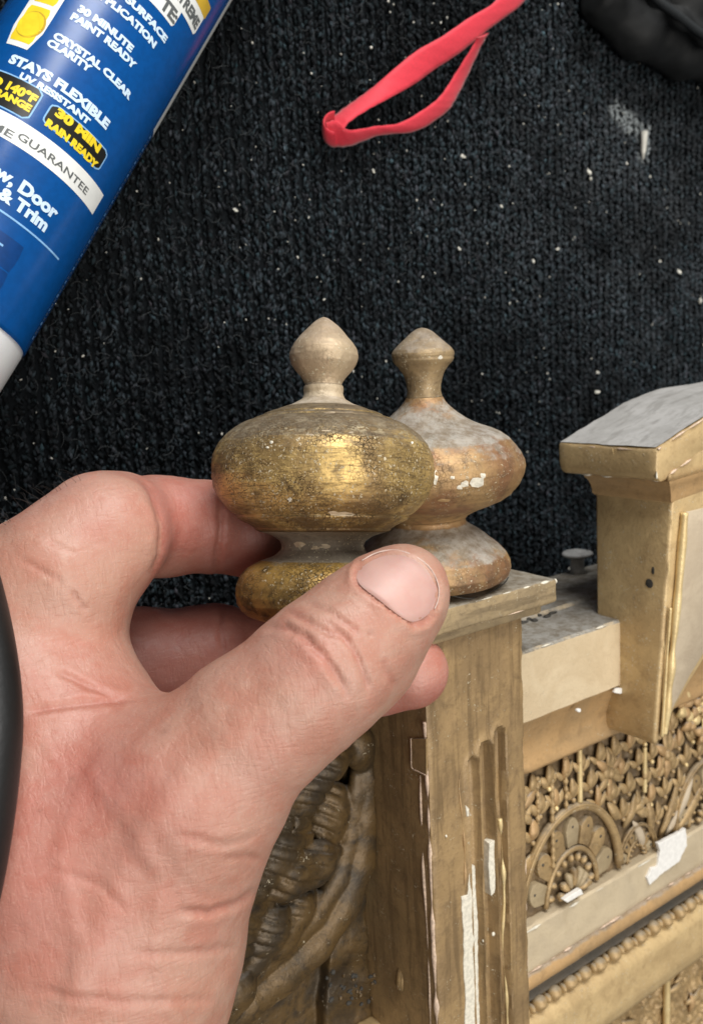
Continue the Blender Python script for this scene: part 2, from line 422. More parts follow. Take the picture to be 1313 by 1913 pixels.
def plain(name, col, rough, metal=0.0, bscale=None, bdist=0.0001, var=0.15, **k):
    t = NT(name); n = t.noise(bscale or 300, 5, .6)
    c = t.mix(t.ramp(n, .35, .65), col, tuple(x * (1 - var) for x in col[:3]) + (1,))
    return t.out(c, rough, metal, t.bump(n, bdist, .6), **k)
M['gesso'] = plain('bare_white_gesso', C(.74, .69, .57), .8, bscale=900, var=.25)
M['filler'] = plain('white_plaster_filler', C(.80, .78, .74), .8, bscale=600, var=.12)
M['edge'] = plain('chipped_edge_gesso', C(.74, .56, .42), .75, bscale=1200, var=.35)
M['steel'] = plain('dusty_nail_metal', C(.58, .58, .56), .8, .0, bscale=500, var=.3)
M['dirt'] = plain('dark_dirt', C(.055, .05, .042), .9, bscale=900, var=.4)
M['case'] = plain('case_back_wood', C(.10, .07, .045), .7, bscale=200, var=.3)
M['red'] = plain('red_ribbon_cloth', C(.70, .020, .045), .65, bscale=2500, bdist=.00012, var=.22, Sheen_Weight=.3)
M['black'] = plain('black_moulded_plastic', C(.003, .0038, .0042), .7, bscale=900, var=.2)
M['lit_rim'] = plain('black_lit_rim', C(.02, .023, .025), .55, bscale=1500, var=.3)
M['rubber'] = plain('black_rubber', C(.006, .0065, .0065), .5, bscale=900, var=.2)
M['blue'] = plain('blue_label_print', C(.001, .074, .29), .24, bscale=500, bdist=.00001, var=.12, Coat_Weight=.25, Coat_Roughness=.22)
M['blue_dark'] = plain('dark_blue_print', C(.002, .045, .19), .28, bscale=500, bdist=.00001)
M['blue_mid'] = plain('pale_blue_line_print', C(.25, .5, .82), .3, bscale=500, bdist=.00001)
M['ink_white'] = plain('white_print', C(.62, .78, .92), .3, bscale=900, bdist=.00001, var=.08)
M['band_white'] = plain('white_band_print', C(.80, .82, .80), .3, bscale=300, bdist=.00001, var=.06)
M['grey_ink'] = plain('grey_print', C(.12, .13, .13), .35, bscale=500, bdist=.00001)
M['badge'] = plain('black_badge_print', C(.014, .014, .012), .3, bscale=500, bdist=.00001)
M['yellow'] = plain('yellow_print', C(.88, .66, .03), .3, bscale=300, bdist=.00001, var=.12)
M['ochre'] = plain('ochre_print', C(.62, .40, .04), .3, bscale=300, bdist=.00001)
M['cap_white'] = plain('white_tube_cap', C(.80, .81, .82), .35, bscale=120, bdist=.00003, var=.05, Subsurface_Weight=.05)
M['crumb'] = plain('plaster_crumb', C(.72, .70, .62), .85, bscale=1500, var=.25)
M['nail'] = None

# carpet: dark blue-grey yarn; each loop carries its own shade
t = NT('carpet_yarn')
at = t.n('ShaderNodeAttribute', attribute_name='shade')
nz = t.noise(2600, 3, .7)
c = t.mix(t.ramp(nz, .35, .7, 0, .55), at.outputs['Color'], C(.008, .010, .012))
# chalky white smear rubbed into the pile
M['yarn'] = t.out(c, .95, 0.0, t.bump(nz, .0003, 1.0), Specular_IOR_Level=.2)
M['fibre'] = plain('loose_grey_fibre', C(.085, .095, .10), .8, bscale=300)
M['backing'] = plain('carpet_backing', C(.006, .0075, .009), .95, bscale=800, Specular_IOR_Level=.1)

# skin
t = NT('skin')
at = t.n('ShaderNodeAttribute', attribute_name='tint')
mot = t.noise(140, 5, .62, .4); pore = t.noise(2300, 3, .6)
w1 = t.noise(1000, 3, .6, .5, t.stretch((1, .22, .5))); w2 = t.noise(1000, 3, .6, .5, t.stretch((.25, 1, .6)))
c = t.mix(t.ramp(mot, .38, .66, 0, .5), at.outputs['Color'], t.mix(1.0, at.outputs['Color'], C(.90, .60, .53), 'MULTIPLY'))
c = t.mix(t.ramp(t.noise(420, 4, .7), .58, .75, 0, .30), c, t.mix(1.0, at.outputs['Color'], C(.88, .58, .50), 'MULTIPLY'))
c = t.mix(t.ramp(pore, .55, .75, 0, .16), c, C(.80, .60, .50))
h = t.math('ADD', t.math('ADD', t.ramp(w1, .36, .56), t.math('MULTIPLY', t.ramp(w2, .36, .56), .8)), t.math('MULTIPLY', pore, .6))
M['skin'] = t.out(c, t.math('ADD', t.math('MULTIPLY', mot, .12), .42), 0.0, t.bump(h, .00010, .38), Subsurface_Weight=.2, Subsurface_Scale=.0022)
M['skin'].node_tree.nodes['Principled BSDF'].inputs['Subsurface Radius'].default_value = (1.0, .38, .22)
t = NT('fingernail')
at = t.n('ShaderNodeAttribute', attribute_name='tint')
c = t.mix(t.ramp(t.noise(260, 3, .5), .4, .65, 0, .5), at.outputs['Color'], t.mix(1.0, at.outputs['Color'], C(.92, .84, .84), 'MULTIPLY'))
M['nail'] = t.out(c, .47, 0, t.bump(t.noise(900, 2, .5, 0, t.stretch((1, .1, 1))), .00003, .4), Subsurface_Weight=.2, Subsurface_Scale=.0015)
M['nail_edge'] = plain('fingernail_free_edge', C(.62, .48, .42), .4, bscale=900, var=.2)
M['hair'] = plain('dark_hair', C(.03, .02, .015), .5)

# ================================================================== SETTING: the carpet
XL, XH, YL, YH = -160., 620., -420., 330.
V, Q = rbox(XL, XH, YL, YH, -9, -1.7, 1.0, 60)
carpet = build('carpet', V, Q, M['backing'], None, (200, 0, 0)); tag(carpet, 'dark blue-grey ribbed loop pile carpet under everything', 'carpet', kind='structure')
def carpet_pile():
    octa = np.array([(1, 0, 0), (0, 1, 0), (-1, 0, 0), (0, -1, 0), (0, 0, 1), (0, 0, -1)], float)
    tri = np.array([(0, 1, 4), (1, 2, 4), (2, 3, 4), (3, 0, 4), (1, 0, 5), (2, 1, 5), (3, 2, 5), (0, 3, 5)])
    pitch, step = 4.2, 1.55
    xs = np.arange(30, 440, pitch); ys = np.arange(-150, 200, step)
    pts = []
    for i_, (off, zz) in enumerate(((-1.08, -.95), (-.38, .2), (.38, .25), (1.02, -.9))):
        X, Y = np.meshgrid(xs, ys, indexing='ij')
        Y = Y + (i_ % 2) * step * .5
        pts.append(np.stack([X + off, Y, np.full_like(X, zz)], -1).reshape(-1, 3))
    P = np.vstack(pts)
    u, v, d = proj(P)
    P = P[(u > -120) & (u < 1430) & (v > -120) & (v < 1330)]
    n = len(P)
    P = P + rng.normal(0, 1, (n, 3)) * np.array([.26, .65, .28])
    P[:, 0] += 0.4 * vnoise(P, 22, 5) + .25 * vnoise(P, 4, 6); P[:, 2] += .45 * fbm(P, 13, 8)
    sc = np.stack([.44 + .22 * rng.random(n), .7 + .9 * rng.random(n), .55 + .4 * rng.random(n)], 1) * (0.8 + .5 * rng.random(n))[:, None]
    ang = rng.normal(0, .38, n); tip = rng.normal(0, .35, n)
    L = octa[None] * sc[:, None]
    L[..., 2] += L[..., 1] * tip[:, None]
    x = L[..., 0] * np.cos(ang)[:, None] - L[..., 1] * np.sin(ang)[:, None]
    y = L[..., 0] * np.sin(ang)[:, None] + L[..., 1] * np.cos(ang)[:, None]
    V = np.stack([x, y, L[..., 2]], -1) + P[:, None] + rng.normal(0, .10, (n, 6, 3))
    Fc = (tri[None] + 6 * np.arange(n)[:, None, None]).reshape(-1, 3)
    base = np.array([.0172, .0226, .0270])
    k = np.exp(rng.normal(0, .55, n)); k *= np.clip(1 + 0.5 * fbm(P, 24, 9) + .55 * vnoise(P, 4.5, 19), .25, 3)
    k = np.clip(k, .15, 3.2); k[rng.random(n) < .025] *= 2.0
    colr = base[None] * k[:, None]
    colr[:, 0] *= 1 + .12 * rng.normal(0, 1, n)
    # dried white plaster smear, dust trodden in beside it, broad paler zone around both
    a, b = onz(1150, 205, 0), onz(1205, 255, 0); c2 = onz(1200, 292, 0)
    def segd(p, q):
        w = q - p; h = np.clip(((P - p) @ w) / w.dot(w), 0, 1); return np.linalg.norm(P[:, :2] - (p + h[:, None] * w)[:, :2], axis=1)
    dist = np.minimum(segd(a, b), segd(b, c2) + .8) + 1.4 * vnoise(P, 3, 21)
    sm = np.clip((5.2 - dist) / 2.4, 0, 1)
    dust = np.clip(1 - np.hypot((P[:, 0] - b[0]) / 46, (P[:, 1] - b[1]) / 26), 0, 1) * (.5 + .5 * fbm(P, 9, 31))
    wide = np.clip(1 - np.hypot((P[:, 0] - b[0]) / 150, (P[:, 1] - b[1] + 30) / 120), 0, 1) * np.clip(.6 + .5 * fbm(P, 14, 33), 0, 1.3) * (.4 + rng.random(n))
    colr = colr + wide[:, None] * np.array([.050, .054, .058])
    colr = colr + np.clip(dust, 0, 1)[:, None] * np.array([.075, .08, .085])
    colr = colr * (1 - sm[:, None] * .9) + sm[:, None] * np.array([.42, .46, .47]) * .9
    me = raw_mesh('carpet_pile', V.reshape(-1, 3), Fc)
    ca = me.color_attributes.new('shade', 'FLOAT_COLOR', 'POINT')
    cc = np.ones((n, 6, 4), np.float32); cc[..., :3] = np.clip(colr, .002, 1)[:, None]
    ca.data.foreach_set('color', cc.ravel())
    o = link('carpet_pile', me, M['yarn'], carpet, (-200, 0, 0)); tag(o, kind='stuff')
carpet_pile()
def loose_fibres():
    parts = []
    for k_ in range(1500):
        p = onz(random.uniform(-20, 1330), random.uniform(-20, 1150), random.uniform(.4, 1.3)); a = random.random() * 6.28; L = random.uniform(1.5, 5); b = random.uniform(-1.2, 1.2)
        pts = [p + np.array([math.cos(a + b * t_) * L * t_, math.sin(a + b * t_) * L * t_, math.sin(t_ * 3.1) * random.uniform(.1, .7)]) for t_ in np.linspace(0, 1, 5)]
        parts.append(tube(pts, .055, 3, False))
    V, Fc = join(parts); o = build('carpet_fibres', V, Fc, M['fibre'], carpet, (200, 0, 0)); tag(o, kind='stuff')
loose_fibres()

# ================================================================== THE GILDED FRAME
FO = (170, -120, 60)
frame = thing('gilded_frame', 'old gilded carved wooden frame lying on its back on dark carpet', 'frame', FO)
X0, X1, ZF = 127.7, 159.4, 108.0
# --- post, with three sunk flutes on its front
def post():
    h = 0.55
    xs = np.concatenate([[X0], X0 + .35 + np.zeros(1), np.arange(X0 + .9, X1 - .8, h), [X1 - .35, X1]])
    ys = np.concatenate([np.arange(-265, -200, 1.6), np.arange(-200, -61.5, .8)])
    X, Y = np.meshgrid(xs, ys, indexing='ij'); Z = np.full_like(X, ZF)
    P = np.stack([X, Y, Z], -1)
    for cx, hw, top, dep in ((141.3, 1.35, -96.5, 1.5), (145.6, 1.9, -93.5, 1.9), (150.4, 1.75, -91.5, 2.0)):
        wob = .12 * vnoise(np.stack([Y * 0 + cx, Y, 0 * Y], -1), 6, 3)
        dy = np.maximum(Y - (top - hw * 1.4), 0); dd = np.hypot(X - cx - wob, dy * .8) - hw
        Z = Z - dep * np.clip(-dd / .55 + .2, 0, 1) + .45 * np.exp(-((dd - .55) / .45) ** 2)
    Z += .06 * fbm(P, 3, 1) + .16 * fbm(P, 14, 4)
    e = np.minimum(X - X0, X1 - X)
    chip = np.clip(vnoise(P, 5, 8) + .3 * vnoise(P, 1.5, 12), 0, 1)
    Z = Z - np.exp(-e / .5) * (.35 + .7 * chip)
    back = np.full((1, len(ys)), 76.0)
    left = [(X0, z) for z in (76, 82, 88, 94, 100, 104, 106.4)]
    right = [(X1, z) for z in (106.4, 100, 90, 76)]
    rows = []
    for x, z in left: rows.append(np.stack([np.full_like(ys, x), ys, np.full_like(ys, z)], -1))
    for i in range(len(xs)): rows.append(np.stack([X[i], ys, Z[i]], -1))
    for x, z in right: rows.append(np.stack([np.full_like(ys, x), ys, np.full_like(ys, z)], -1))
    A = np.array(rows); nr, ny = A.shape[:2]
    side = np.zeros(nr, bool); side[:len(left)] = True
    A[:len(left), :, 0] += .18 * fbm(A[:len(left)], 9, 6)
    I = np.arange(nr * ny).reshape(nr, ny)
    Q = np.stack([I[:-1, :-1], I[1:, :-1], I[1:, 1:], I[:-1, 1:]], -1).reshape(-1, 4)
    return A.reshape(-1, 3), Q
V, Q = post(); po = build('post', V, Q, M['post'], frame, (143, -160, 92))
po.data.set_sharp_from_angle(angle=math.radians(50))
# --- corner where the gilding has flaked down to gesso, running down the post's edge
def flake_line(name, pts, w, mat, parent, origin, seed):
    """Ragged strip lying on a surface: pts (x, y, z) centre line, half width w, broken up by noise."""
    P = smooth_path(pts, 90)
    k = np.clip(.55 + .9 * vnoise(P, 4.5, seed), .06, 1.3)
    return build(name, *tube(P, w * k, 6), mat, parent, origin)
flake_line('chipped_edge', [(X0 + .2, -84, 106.9), (X0 + .2, -105, 107), (X0 + .2, -130, 106.9), (X0 + .2, -160, 107), (X0 + .2, -200, 106.9)], .75, M['edge'], po, (128, -140, 107), 41)
flake_line('chipped_edge', [(X0 - .02, -98, 104.6), (X0 - .02, -120, 104.4), (X0 - .02, -145, 104.9), (X0 - .02, -170, 104.5)], .42, M['edge'], po, (128, -140, 104), 43)
# lifted flake on the left side of the post
q = [onx(u, v, X0) for u, v in ((771, 1379), (799, 1379), (799, 1446), (790, 1443), (772, 1432))]
poly = np.array(q); V = np.vstack([poly, poly + (-.55, 0, 0)]); n = len(q)
build('lifted_flake', V, [tuple(range(n)), tuple(range(2 * n - 1, n - 1, -1))] + [(i, (i + 1) % n, n + (i + 1) % n, n + i) for i in range(n)], M['post'], po, q[0], smooth=False)
e = [onx(u, v, X0) + (-.45, 0, 0) for u, v in ((770.5, 1378), (771, 1405), (772, 1432), (782, 1439), (797, 1446))]
build('flake_edge', *tube(smooth_path(e, 24), .22, 6), M['edge'], po, e[0])
# bare gesso patches in the flutes
def patch(name, uv, z, mat, parent, thick=.35, seed=1, ragged=.25):
    P = [onz(u, v, z) for u, v in uv]; out = []
    for i in range(len(P)):
        a, b = P[i], P[(i + 1) % len(P)]; k = max(1, int(np.linalg.norm(b - a) / 1.1))
        for j in range(k): out.append(a + (b - a) * j / k)
    out = np.array(out); out[:, :2] += np.stack([vnoise(out, 1.4, seed), vnoise(out, 1.4, seed + 9)], 1) * ragged
    if np.cross(out[1, :2] - out[0, :2], out[2, :2] - out[1, :2]) == 0: pass
    area2 = sum(out[i, 0] * out[(i + 1) % len(out), 1] - out[(i + 1) % len(out), 0] * out[i, 1] for i in range(len(out)))
    if area2 < 0: out = out[::-1]
    V, Fc = extrude_z([(p[0], p[1]) for p in out], z - thick, z)
    return bevelled(name, V, Fc, mat, parent, tuple(out[0]), .12, 1, .05, seed)
patch('bare_gesso', [(877, 1617), (887, 1617), (889, 1672), (893, 1720), (893, 1800), (896, 1913), (868, 1935), (870, 1860), (866, 1800), (866, 1740), (861, 1676), (874, 1672)], 108.35, M['gesso'], po, 2.6, 3, .3)
patch('bare_gesso', [(914, 1575), (923, 1570), (925, 1640), (924, 1668), (917, 1674), (912, 1620)], 108.3, M['gesso'], po, 2.4, 5, .2)
patch('bare_gesso', [(869, 1505), (876, 1510), (880, 1524), (872, 1526)], 108.3, M['gesso'], po, 2.2, 7, .15)
for u, v, s in ((921, 1745, 3.5), (903, 1757, 3), (833, 1562, 1.6), (905, 1745, 2)):
    c = onz(u, v, 108.2); build('gesso_speck', *ellipsoid(c, (s / 8 + .1, s / 8 + .2, .3), .3, 8, 5), M['gesso'], po, c)
# bright rubbed gilding along the right-hand flute
flake_line('rubbed_ridge', [onz(u, v, 108.1) for u, v in ((933, 1530), (938, 1600), (941, 1680), (938, 1760), (945, 1850), (948, 1930))], .55, M['bright'], po, (150, -150, 107), 51)
flake_line('rubbed_ridge', [onz(u, v, 108.1) for u, v in ((862, 1440), (857, 1470), (864, 1540), (868, 1600), (868, 1660))], .45, M['amber'], po, (140, -120, 107), 53)
# --- cap of the post
V, Q = rbox(119.0, 167.6, -62.6, -56.6, 72, 112.2, .8, 1.6, .22, 3.5, 3)
capo = build('post_cap', V, Q, M['cap'], frame, (143, -60, 92))
V, Q = rbox(122.0, 164.2, -65.2, -62.4, 75, 110.2, .9, 2.2, .12, 3.5, 5)
build('cap_moulding', V, Q, M['cap'], capo, (143, -63, 92))
build('cap_crack', *tube(smooth_path([onz(830, 1112, 112) + (0, .5, -2), (140, -56.45, 110.5), (152, -56.4, 108), (160, -56.5, 103)], 30), .16, 5), M['dirt'], capo, (140, -56, 110))
c = (167.4, -57.4, 111.6); build('gesso_speck', *ellipsoid(c, (.5, .7, .5), .3, 8, 5), M['gesso'], capo, c)
# --- the rail between post and bracket
V, Fc = extrude_x([(-98.4, 70), (-98.4, 99.6), (-97.8, 100.4), (-79, 100.5), (-78.3, 99.8), (-78.1, 82), (-77.2, 81.2), (-77.0, 56), (-79, 55), (-98, 55)], 158.5, 300, 2.5, .12, 3)
rail = build('rail', V, Fc, M['cream'], frame, (190, -88, 90)); rail.data.set_sharp_from_angle(angle=math.radians(40))
for u, v, w, hh in ((1158, 1291, 22, 12), (1081, 1328, 7, 7)):
    patch('filler_chip', [(u - w / 2, v + hh / 4), (u - w / 3, v - hh / 3), (u + w / 2, v - hh / 2), (u + w / 2, v + hh / 4), (u, v + hh / 2)], 101.1, M['filler'], rail, 1.0, int(u), .2)
nl = thing('nail', 'dusty grey flat-headed nail sticking up behind the frame rail', 'nail', (237.9, -77, 59.4))
pr = [(0, 2.6), (2, 2.4), (4.6, 2.2), (5.6, 2.6), (6.3, 4.9), (6.9, 5.3), (7.4, 4.9), (7.6, 0.05)]
def lathe_y(prof, c, seg=24, noise=0.0, seed=1):
    V = []; Fc = []
    for i, (y, r) in enumerate(prof):
        for j in range(seg):
            a = 2 * math.pi * j / seg; V.append((c[0] + r * math.cos(a), c[1] + y, c[2] + r * math.sin(a)))
    for i in range(len(prof) - 1):
        for j in range(seg): Fc.append((i * seg + j, (i + 1) * seg + j, (i + 1) * seg + (j + 1) % seg, i * seg + (j + 1) % seg))
    Fc.append(tuple(range(seg))); Fc.append(tuple((len(prof) - 1) * seg + j for j in range(seg))[::-1])
    V = np.array(V)
    if noise:
        V += np.stack([fbm(V, 4, seed + k) for k in range(3)], 1) * noise
    return V, Fc
build('nail_shank', *lathe_y(pr[:4], (237.9, -77.2, 59.4), 20, .15), M['steel'], nl, (237.9, -77, 59.4))
build('nail_head', *lathe_y(pr[3:], (237.9, -77.2, 59.4), 24, .2), M['steel'], nl, (237.9, -77, 59.4))
# --- amber cove under the rail, relief field, ledge, dark cove, bead row, lower band
V, Fc = extrude_x([(-98.2, 80), (-98.2, 99.2), (-101, 97.6), (-104, 96.4), (-108, 95.4), (-112, 95.6), (-114.5, 96.4), (-115.5, 96.0), (-116, 92), (-116, 80)][::-1], 158.6, 300, 2.5, .25, 13)
build('amber_cove', V, Fc, M['amber'], frame, (190, -106, 92))
gx, gy = np.arange(158.7, 300, .55), np.arange(-164.2, -112.5, .55)
GX, GY = np.meshgrid(gx, gy, indexing='ij'); GP = np.stack([GX, GY, 0 * GX], -1)
GZ = 91.4 + .4 * (1 - np.abs(vnoise(GP, 3.4, 23)) * 2.2).clip(0, 1) + .4 * (1 - np.abs(vnoise(GP, 1.7, 27)) * 2.2).clip(0, 1) + .2 * vnoise(GP, .9, 29)
I = np.arange(GX.size).reshape(GX.shape); Q = np.stack([I[:-1, :-1], I[1:, :-1], I[1:, 1:], I[:-1, 1:]], -1).reshape(-1, 4); V = np.stack([GX, GY, GZ], -1).reshape(-1, 3)
field = build('relief_field', V, Q, M['field'], frame, (190, -140, 88))
V, Fc = extrude_x([(-163.0, 80), (-163.0, 94.6), (-163.6, 95.3), (-176.2, 95.4), (-176.9, 95.0), (-176.9, 80)][::-1], 158.7, 300, 2.5, .14, 33)
ledge = build('ledge', V, Fc, M['ledge'], frame, (190, -170, 92)); ledge.data.set_sharp_from_angle(angle=math.radians(40))
V, Fc = extrude_x([(-176.8, 80), (-176.8, 95.2), (-177.8, 96.3), (-179.4, 96.8), (-181.2, 96.4), (-182.4, 95.2), (-182.4, 80)][::-1], 158.7, 300, 2.5, .10, 37)
build('amber_moulding', V, Fc, M['amber'], frame, (190, -179, 90))
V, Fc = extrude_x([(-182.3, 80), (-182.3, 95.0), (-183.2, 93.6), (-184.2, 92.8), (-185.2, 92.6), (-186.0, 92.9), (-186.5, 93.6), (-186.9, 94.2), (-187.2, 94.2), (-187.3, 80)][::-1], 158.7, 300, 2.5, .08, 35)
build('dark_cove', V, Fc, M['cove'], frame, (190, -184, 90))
V, Fc = extrude_x([(-187.1, 80), (-187.1, 91.4), (-187.6, 92.0), (-190.6, 94.0), (-191.3, 94.4), (-192, 96.5), (-194, 97.6), (-205, 98.2), (-209.5, 97.2), (-211, 94), (-211, 80)][::-1], 158.7, 300, 2.5, .18, 39)
band = build('lower_band', V, Fc, M['ped'], frame, (190, -200, 92))
bead = raw_mesh('bead', *ellipsoid((0, 0, 0), (2.35, 2.1, 2.2), 0, 14, 9)); bead.materials.append(M['relief'])
reel = raw_mesh('reel', *ellipsoid((0, 0, 0), (1.05, 1.5, 1.5), 0, 12, 8)); reel.materials.append(M['relief'])
for i in range(17):
    x = 163.5 + 6.75 * i
    for me, dx in ((bead, 0), (reel, 3.4)):
        o = link('bead' if me is bead else 'reel', me, None, band)
        o.location = [c * S for c in (x + dx - 190 + random.uniform(-.3, .3), -188.9 + 200 + random.uniform(-.25, .25), 95.0 - 92 + random.uniform(-.3, .2))]
        o.scale = (random.uniform(.9, 1.08), random.uniform(.92, 1.1), random.uniform(.9, 1.1))
# filler on the ledge
patch('filler_patch', [(1228, 1577), (1281, 1548), (1283, 1580), (1268, 1610), (1240, 1630), (1213, 1652), (1208, 1640), (1218, 1622), (1228, 1618), (1233, 1590)], 96.1, M['filler'], ledge, 1.2, 11, .5)
patch('filler_patch', [(1053, 1681), (1086, 1661), (1089, 1670), (1060, 1687)], 96.4, M['filler'], ledge, 1.5, 13, .2)
gy = np.arange(-262, -210.5, .55); GX, GY = np.meshgrid(gx, gy, indexing='ij'); GP = np.stack([GX, GY, 0 * GX], -1)
GZ = 89.8 + 1.1 * (1 - np.abs(vnoise(GP, 3.4, 43)) * 2.2).clip(0, 1) + .7 * (1 - np.abs(vnoise(GP, 1.7, 47)) * 2.2).clip(0, 1)
I = np.arange(GX.size).reshape(GX.shape); Q = np.stack([I[:-1, :-1], I[1:, :-1], I[1:, 1:], I[:-1, 1:]], -1).reshape(-1, 4); V = np.stack([GX, GY, GZ], -1).reshape(-1, 3)
field2 = build('lower_relief_field', V, Q, M['relief'], frame, (190, -250, 88))
# --- relief ornaments: fan arches with pierced petals, shells, rods, crossed leaves
def arc(cx, cy, rx, ry, a0, a1, z, n=26, bul=0.0):
    t_ = np.linspace(math.radians(a0), math.radians(a1), n)
    return np.stack([cx + rx * np.cos(t_), cy + ry * np.sin(t_), np.full(n, z) + bul * np.sin(t_)], 1)
def wedge(cx, cy, r0, r1, ry, a0, a1, z, th=1.2):
    out = [(cx + r0 * math.cos(a), cy + r0 * ry * math.sin(a)) for a in np.linspace(a1, a0, 6)]
    mid = (a0 + a1) / 2; half = (a1 - a0) / 2
    for a in np.linspace(a0, a1, 9):
        rr = r1 * (1 - .14 * ((a - mid) / half) ** 2)
        out.append((cx + rr * math.cos(a), cy + rr * ry * math.sin(a)))
    return extrude_z(out, z - 2.5, z + th)
def fan(cx, cy, s, parent, shell=True):
    o = (cx, cy, 90)
    ar = build('fan_arch', *tube(arc(cx, cy, 22 * s, 28 * s, 4, 176, 93.0, 40), 1.35 * s, 10), M['relief'], parent, o)
    build('arch_ridge', *tube(arc(cx, cy, 22.6 * s, 28.6 * s, 4, 176, 94.0, 40), .45 * s, 8), M['relief'], ar, o)
    for k in range(7):
        a0 = math.radians(6 + k * 24.2); a1 = math.radians(6 + k * 24.2 + 20.5)
        w = bevelled('fan_petal', *wedge(cx, cy, 12.4 * s, 19.4 * s, 1.3, a0, a1, 92.1), M['relief'] if k % 3 else M['ledge_dull'], ar, o, .35, 2, .12, 60 + k)
        am = (a0 + a1) / 2; c = (cx + 17.2 * s * math.cos(am), cy + 22.2 * s * math.sin(am), 93.2)
        build('petal_hole', *ellipsoid(c, (.55, .55, .25), 0, 8, 5), M['dirt'], ar, c)
    inn = build('inner_arch', *tube(arc(cx, cy, 11.4 * s, 15 * s, 3, 177, 93.0, 30), .85 * s, 8), M['relief'], parent, o)
    for k in range(9):
        a = math.radians(12 + k * 19.5); c = (cx + 9.2 * s * math.cos(a), cy + 12.1 * s * math.sin(a), 92.5)
        build('small_bead', *ellipsoid(c, (1.0 * s, 1.5 * s, 1.2), a - math.pi / 2, 9, 6), M['relief'], inn, c)
    if shell:
        for k in range(7):
            a = math.radians(18 + k * 24); p0 = np.array((cx + 1.5 * math.cos(a), cy + 1.0, 92.3)); p1 = np.array((cx + 6.7 * s * math.cos(a), cy + 8.6 * s * math.sin(a), 93.9))
            build('shell_rib', *tube([p0, p0 * .5 + p1 * .5 + (0, 0, .7), p1, p1 + (p1 - p0) * .08 - (0, 0, .9)], [.5, .95 * s, 1.35 * s, .5], 8), M['ledge_dull'] if k in (1, 2, 4) else M['relief'], inn, p0)
fan(194, -162.6, 1.0, field); fan(150, -162.6, 1.0, field, False); fan(262, -162.8, .78, field); fan(225, -163, .42, field, False)
for x, y0, y1, r, m_ in ((197.6, -117, -133.5, .85, 'bright'), (185.5, -119, -150, .75, 'relief'), (179.5, -119.5, -134, .6, 'relief'), (228.5, -126, -141, .8, 'bright'), (191.5, -118, -134.5, .6, 'relief')):
    yy = np.linspace(y0, y1, 36); rr = r * (1 + (.0 if m_ == 'bright' else .35) * np.sin(yy * 2.6))
    build('fluted_rod', *tube(np.stack([x + 0 * yy, yy, 93.3 + 0 * yy], 1), rr, 8), M[m_], field, (x, y0, 90))
def leaf(p, ang, L, w, z, mat, parent, name='carved_leaf', curl=1.0):
    n = 10; tt = np.linspace(0, 1, n); ca, sa = math.cos(ang), math.sin(ang)
    cen = np.stack([p[0] + ca * L * tt, p[1] + sa * L * tt, z + curl * np.sin(tt * math.pi * .9)], 1)
    V, Fc = tube(cen, w * (np.sin(np.clip(tt * .93 + .06, 0, 1) * math.pi) ** .7 + .06), 10, True, .55)
    build(name, V + np.stack([fbm(V, 2, 3), fbm(V, 2, 4), fbm(V, 2, 5)], 1) * .14, Fc, mat, parent, p + (z,) if len(p) == 2 else p)
for (cx, cy) in ((211.5, -129), (240, -132), (172, -128), (262, -128), (286, -134)):
    for k, a in enumerate((40, 75, 105, 140, 220, 320, 270)):
        leaf((cx, cy), math.radians(a + random.uniform(-8, 8)), random.uniform(7, 9.5), random.uniform(1.1, 1.6), 92.5, M['relief'] if k % 3 else M['amber'], field)
    build('leaf_boss', *ellipsoid((cx, cy, 93.3), (1.9, 1.9, 1.5), 0, 12, 8), M['relief'], field, (cx, cy, 90))
for r_, (y0, off) in enumerate(((-124.5, 0), (-131.5, 2.9), (-138.5, 0), (-146, 2.9), (-153.5, 0))):
    for i in range(18):
        x = 162 + 7.4 * i + off * 1.28 + random.uniform(-.6, .6)
        if any(((x - cx) / (23.5 * s_)) ** 2 + ((y0 + 2 + 162.7) / (29.5 * s_)) ** 2 < 1 for cx, s_ in ((194, 1.0), (150, 1.0), (262, .78), (225, .42))): continue
        m_ = M['relief'] if (i + r_) % 4 else M['amber']
        leaf((x, y0), math.radians(90 + random.uniform(-7, 7)), random.uniform(6, 7.6), random.uniform(1.3, 1.8), 92.6, m_, field, 'carved_scale', .8)
        for sg in (-1, 1): leaf((x, y0 - .4), math.radians(90 + sg * random.uniform(36, 52)), random.uniform(5, 6.6), random.uniform(.9, 1.35), 92.3, M['relief'], field, 'carved_scale', .7)
        build('small_bead', *ellipsoid((x, y0 - .6, 93.2), (.8, .8, .8), 0, 8, 6), M['bright'] if i % 3 == 0 else M['relief'], field, (x, y0, 93))
for k, (x, y, a, L) in enumerate(((238, -160, 62, 19), (241, -161, 48, 22), (246, -162, 40, 20), (233, -158, 100, 15), (229, -160, 118, 12), (219, -150, 60, 11), (216, -146, 125, 9), (222, -146, 20, 8), (232, -150, 150, 9))):
    leaf((x, y), math.radians(a), L, 1.7, 92.4, M['stone'] if k in (1, 4) else M['relief'], field)
for k, (x, y) in enumerate(((256, -119), (262, -123), (251, -123), (258, -129), (267, -118), (247, -117))):
    for a in range(5): leaf((x, y), math.radians(a * 72 + 30 * k), random.uniform(4, 6.5), random.uniform(1.3, 2.0), 93.5, M['amber'] if (a + k) % 3 else M['bright'], field, 'carved_leaf', 1.8)
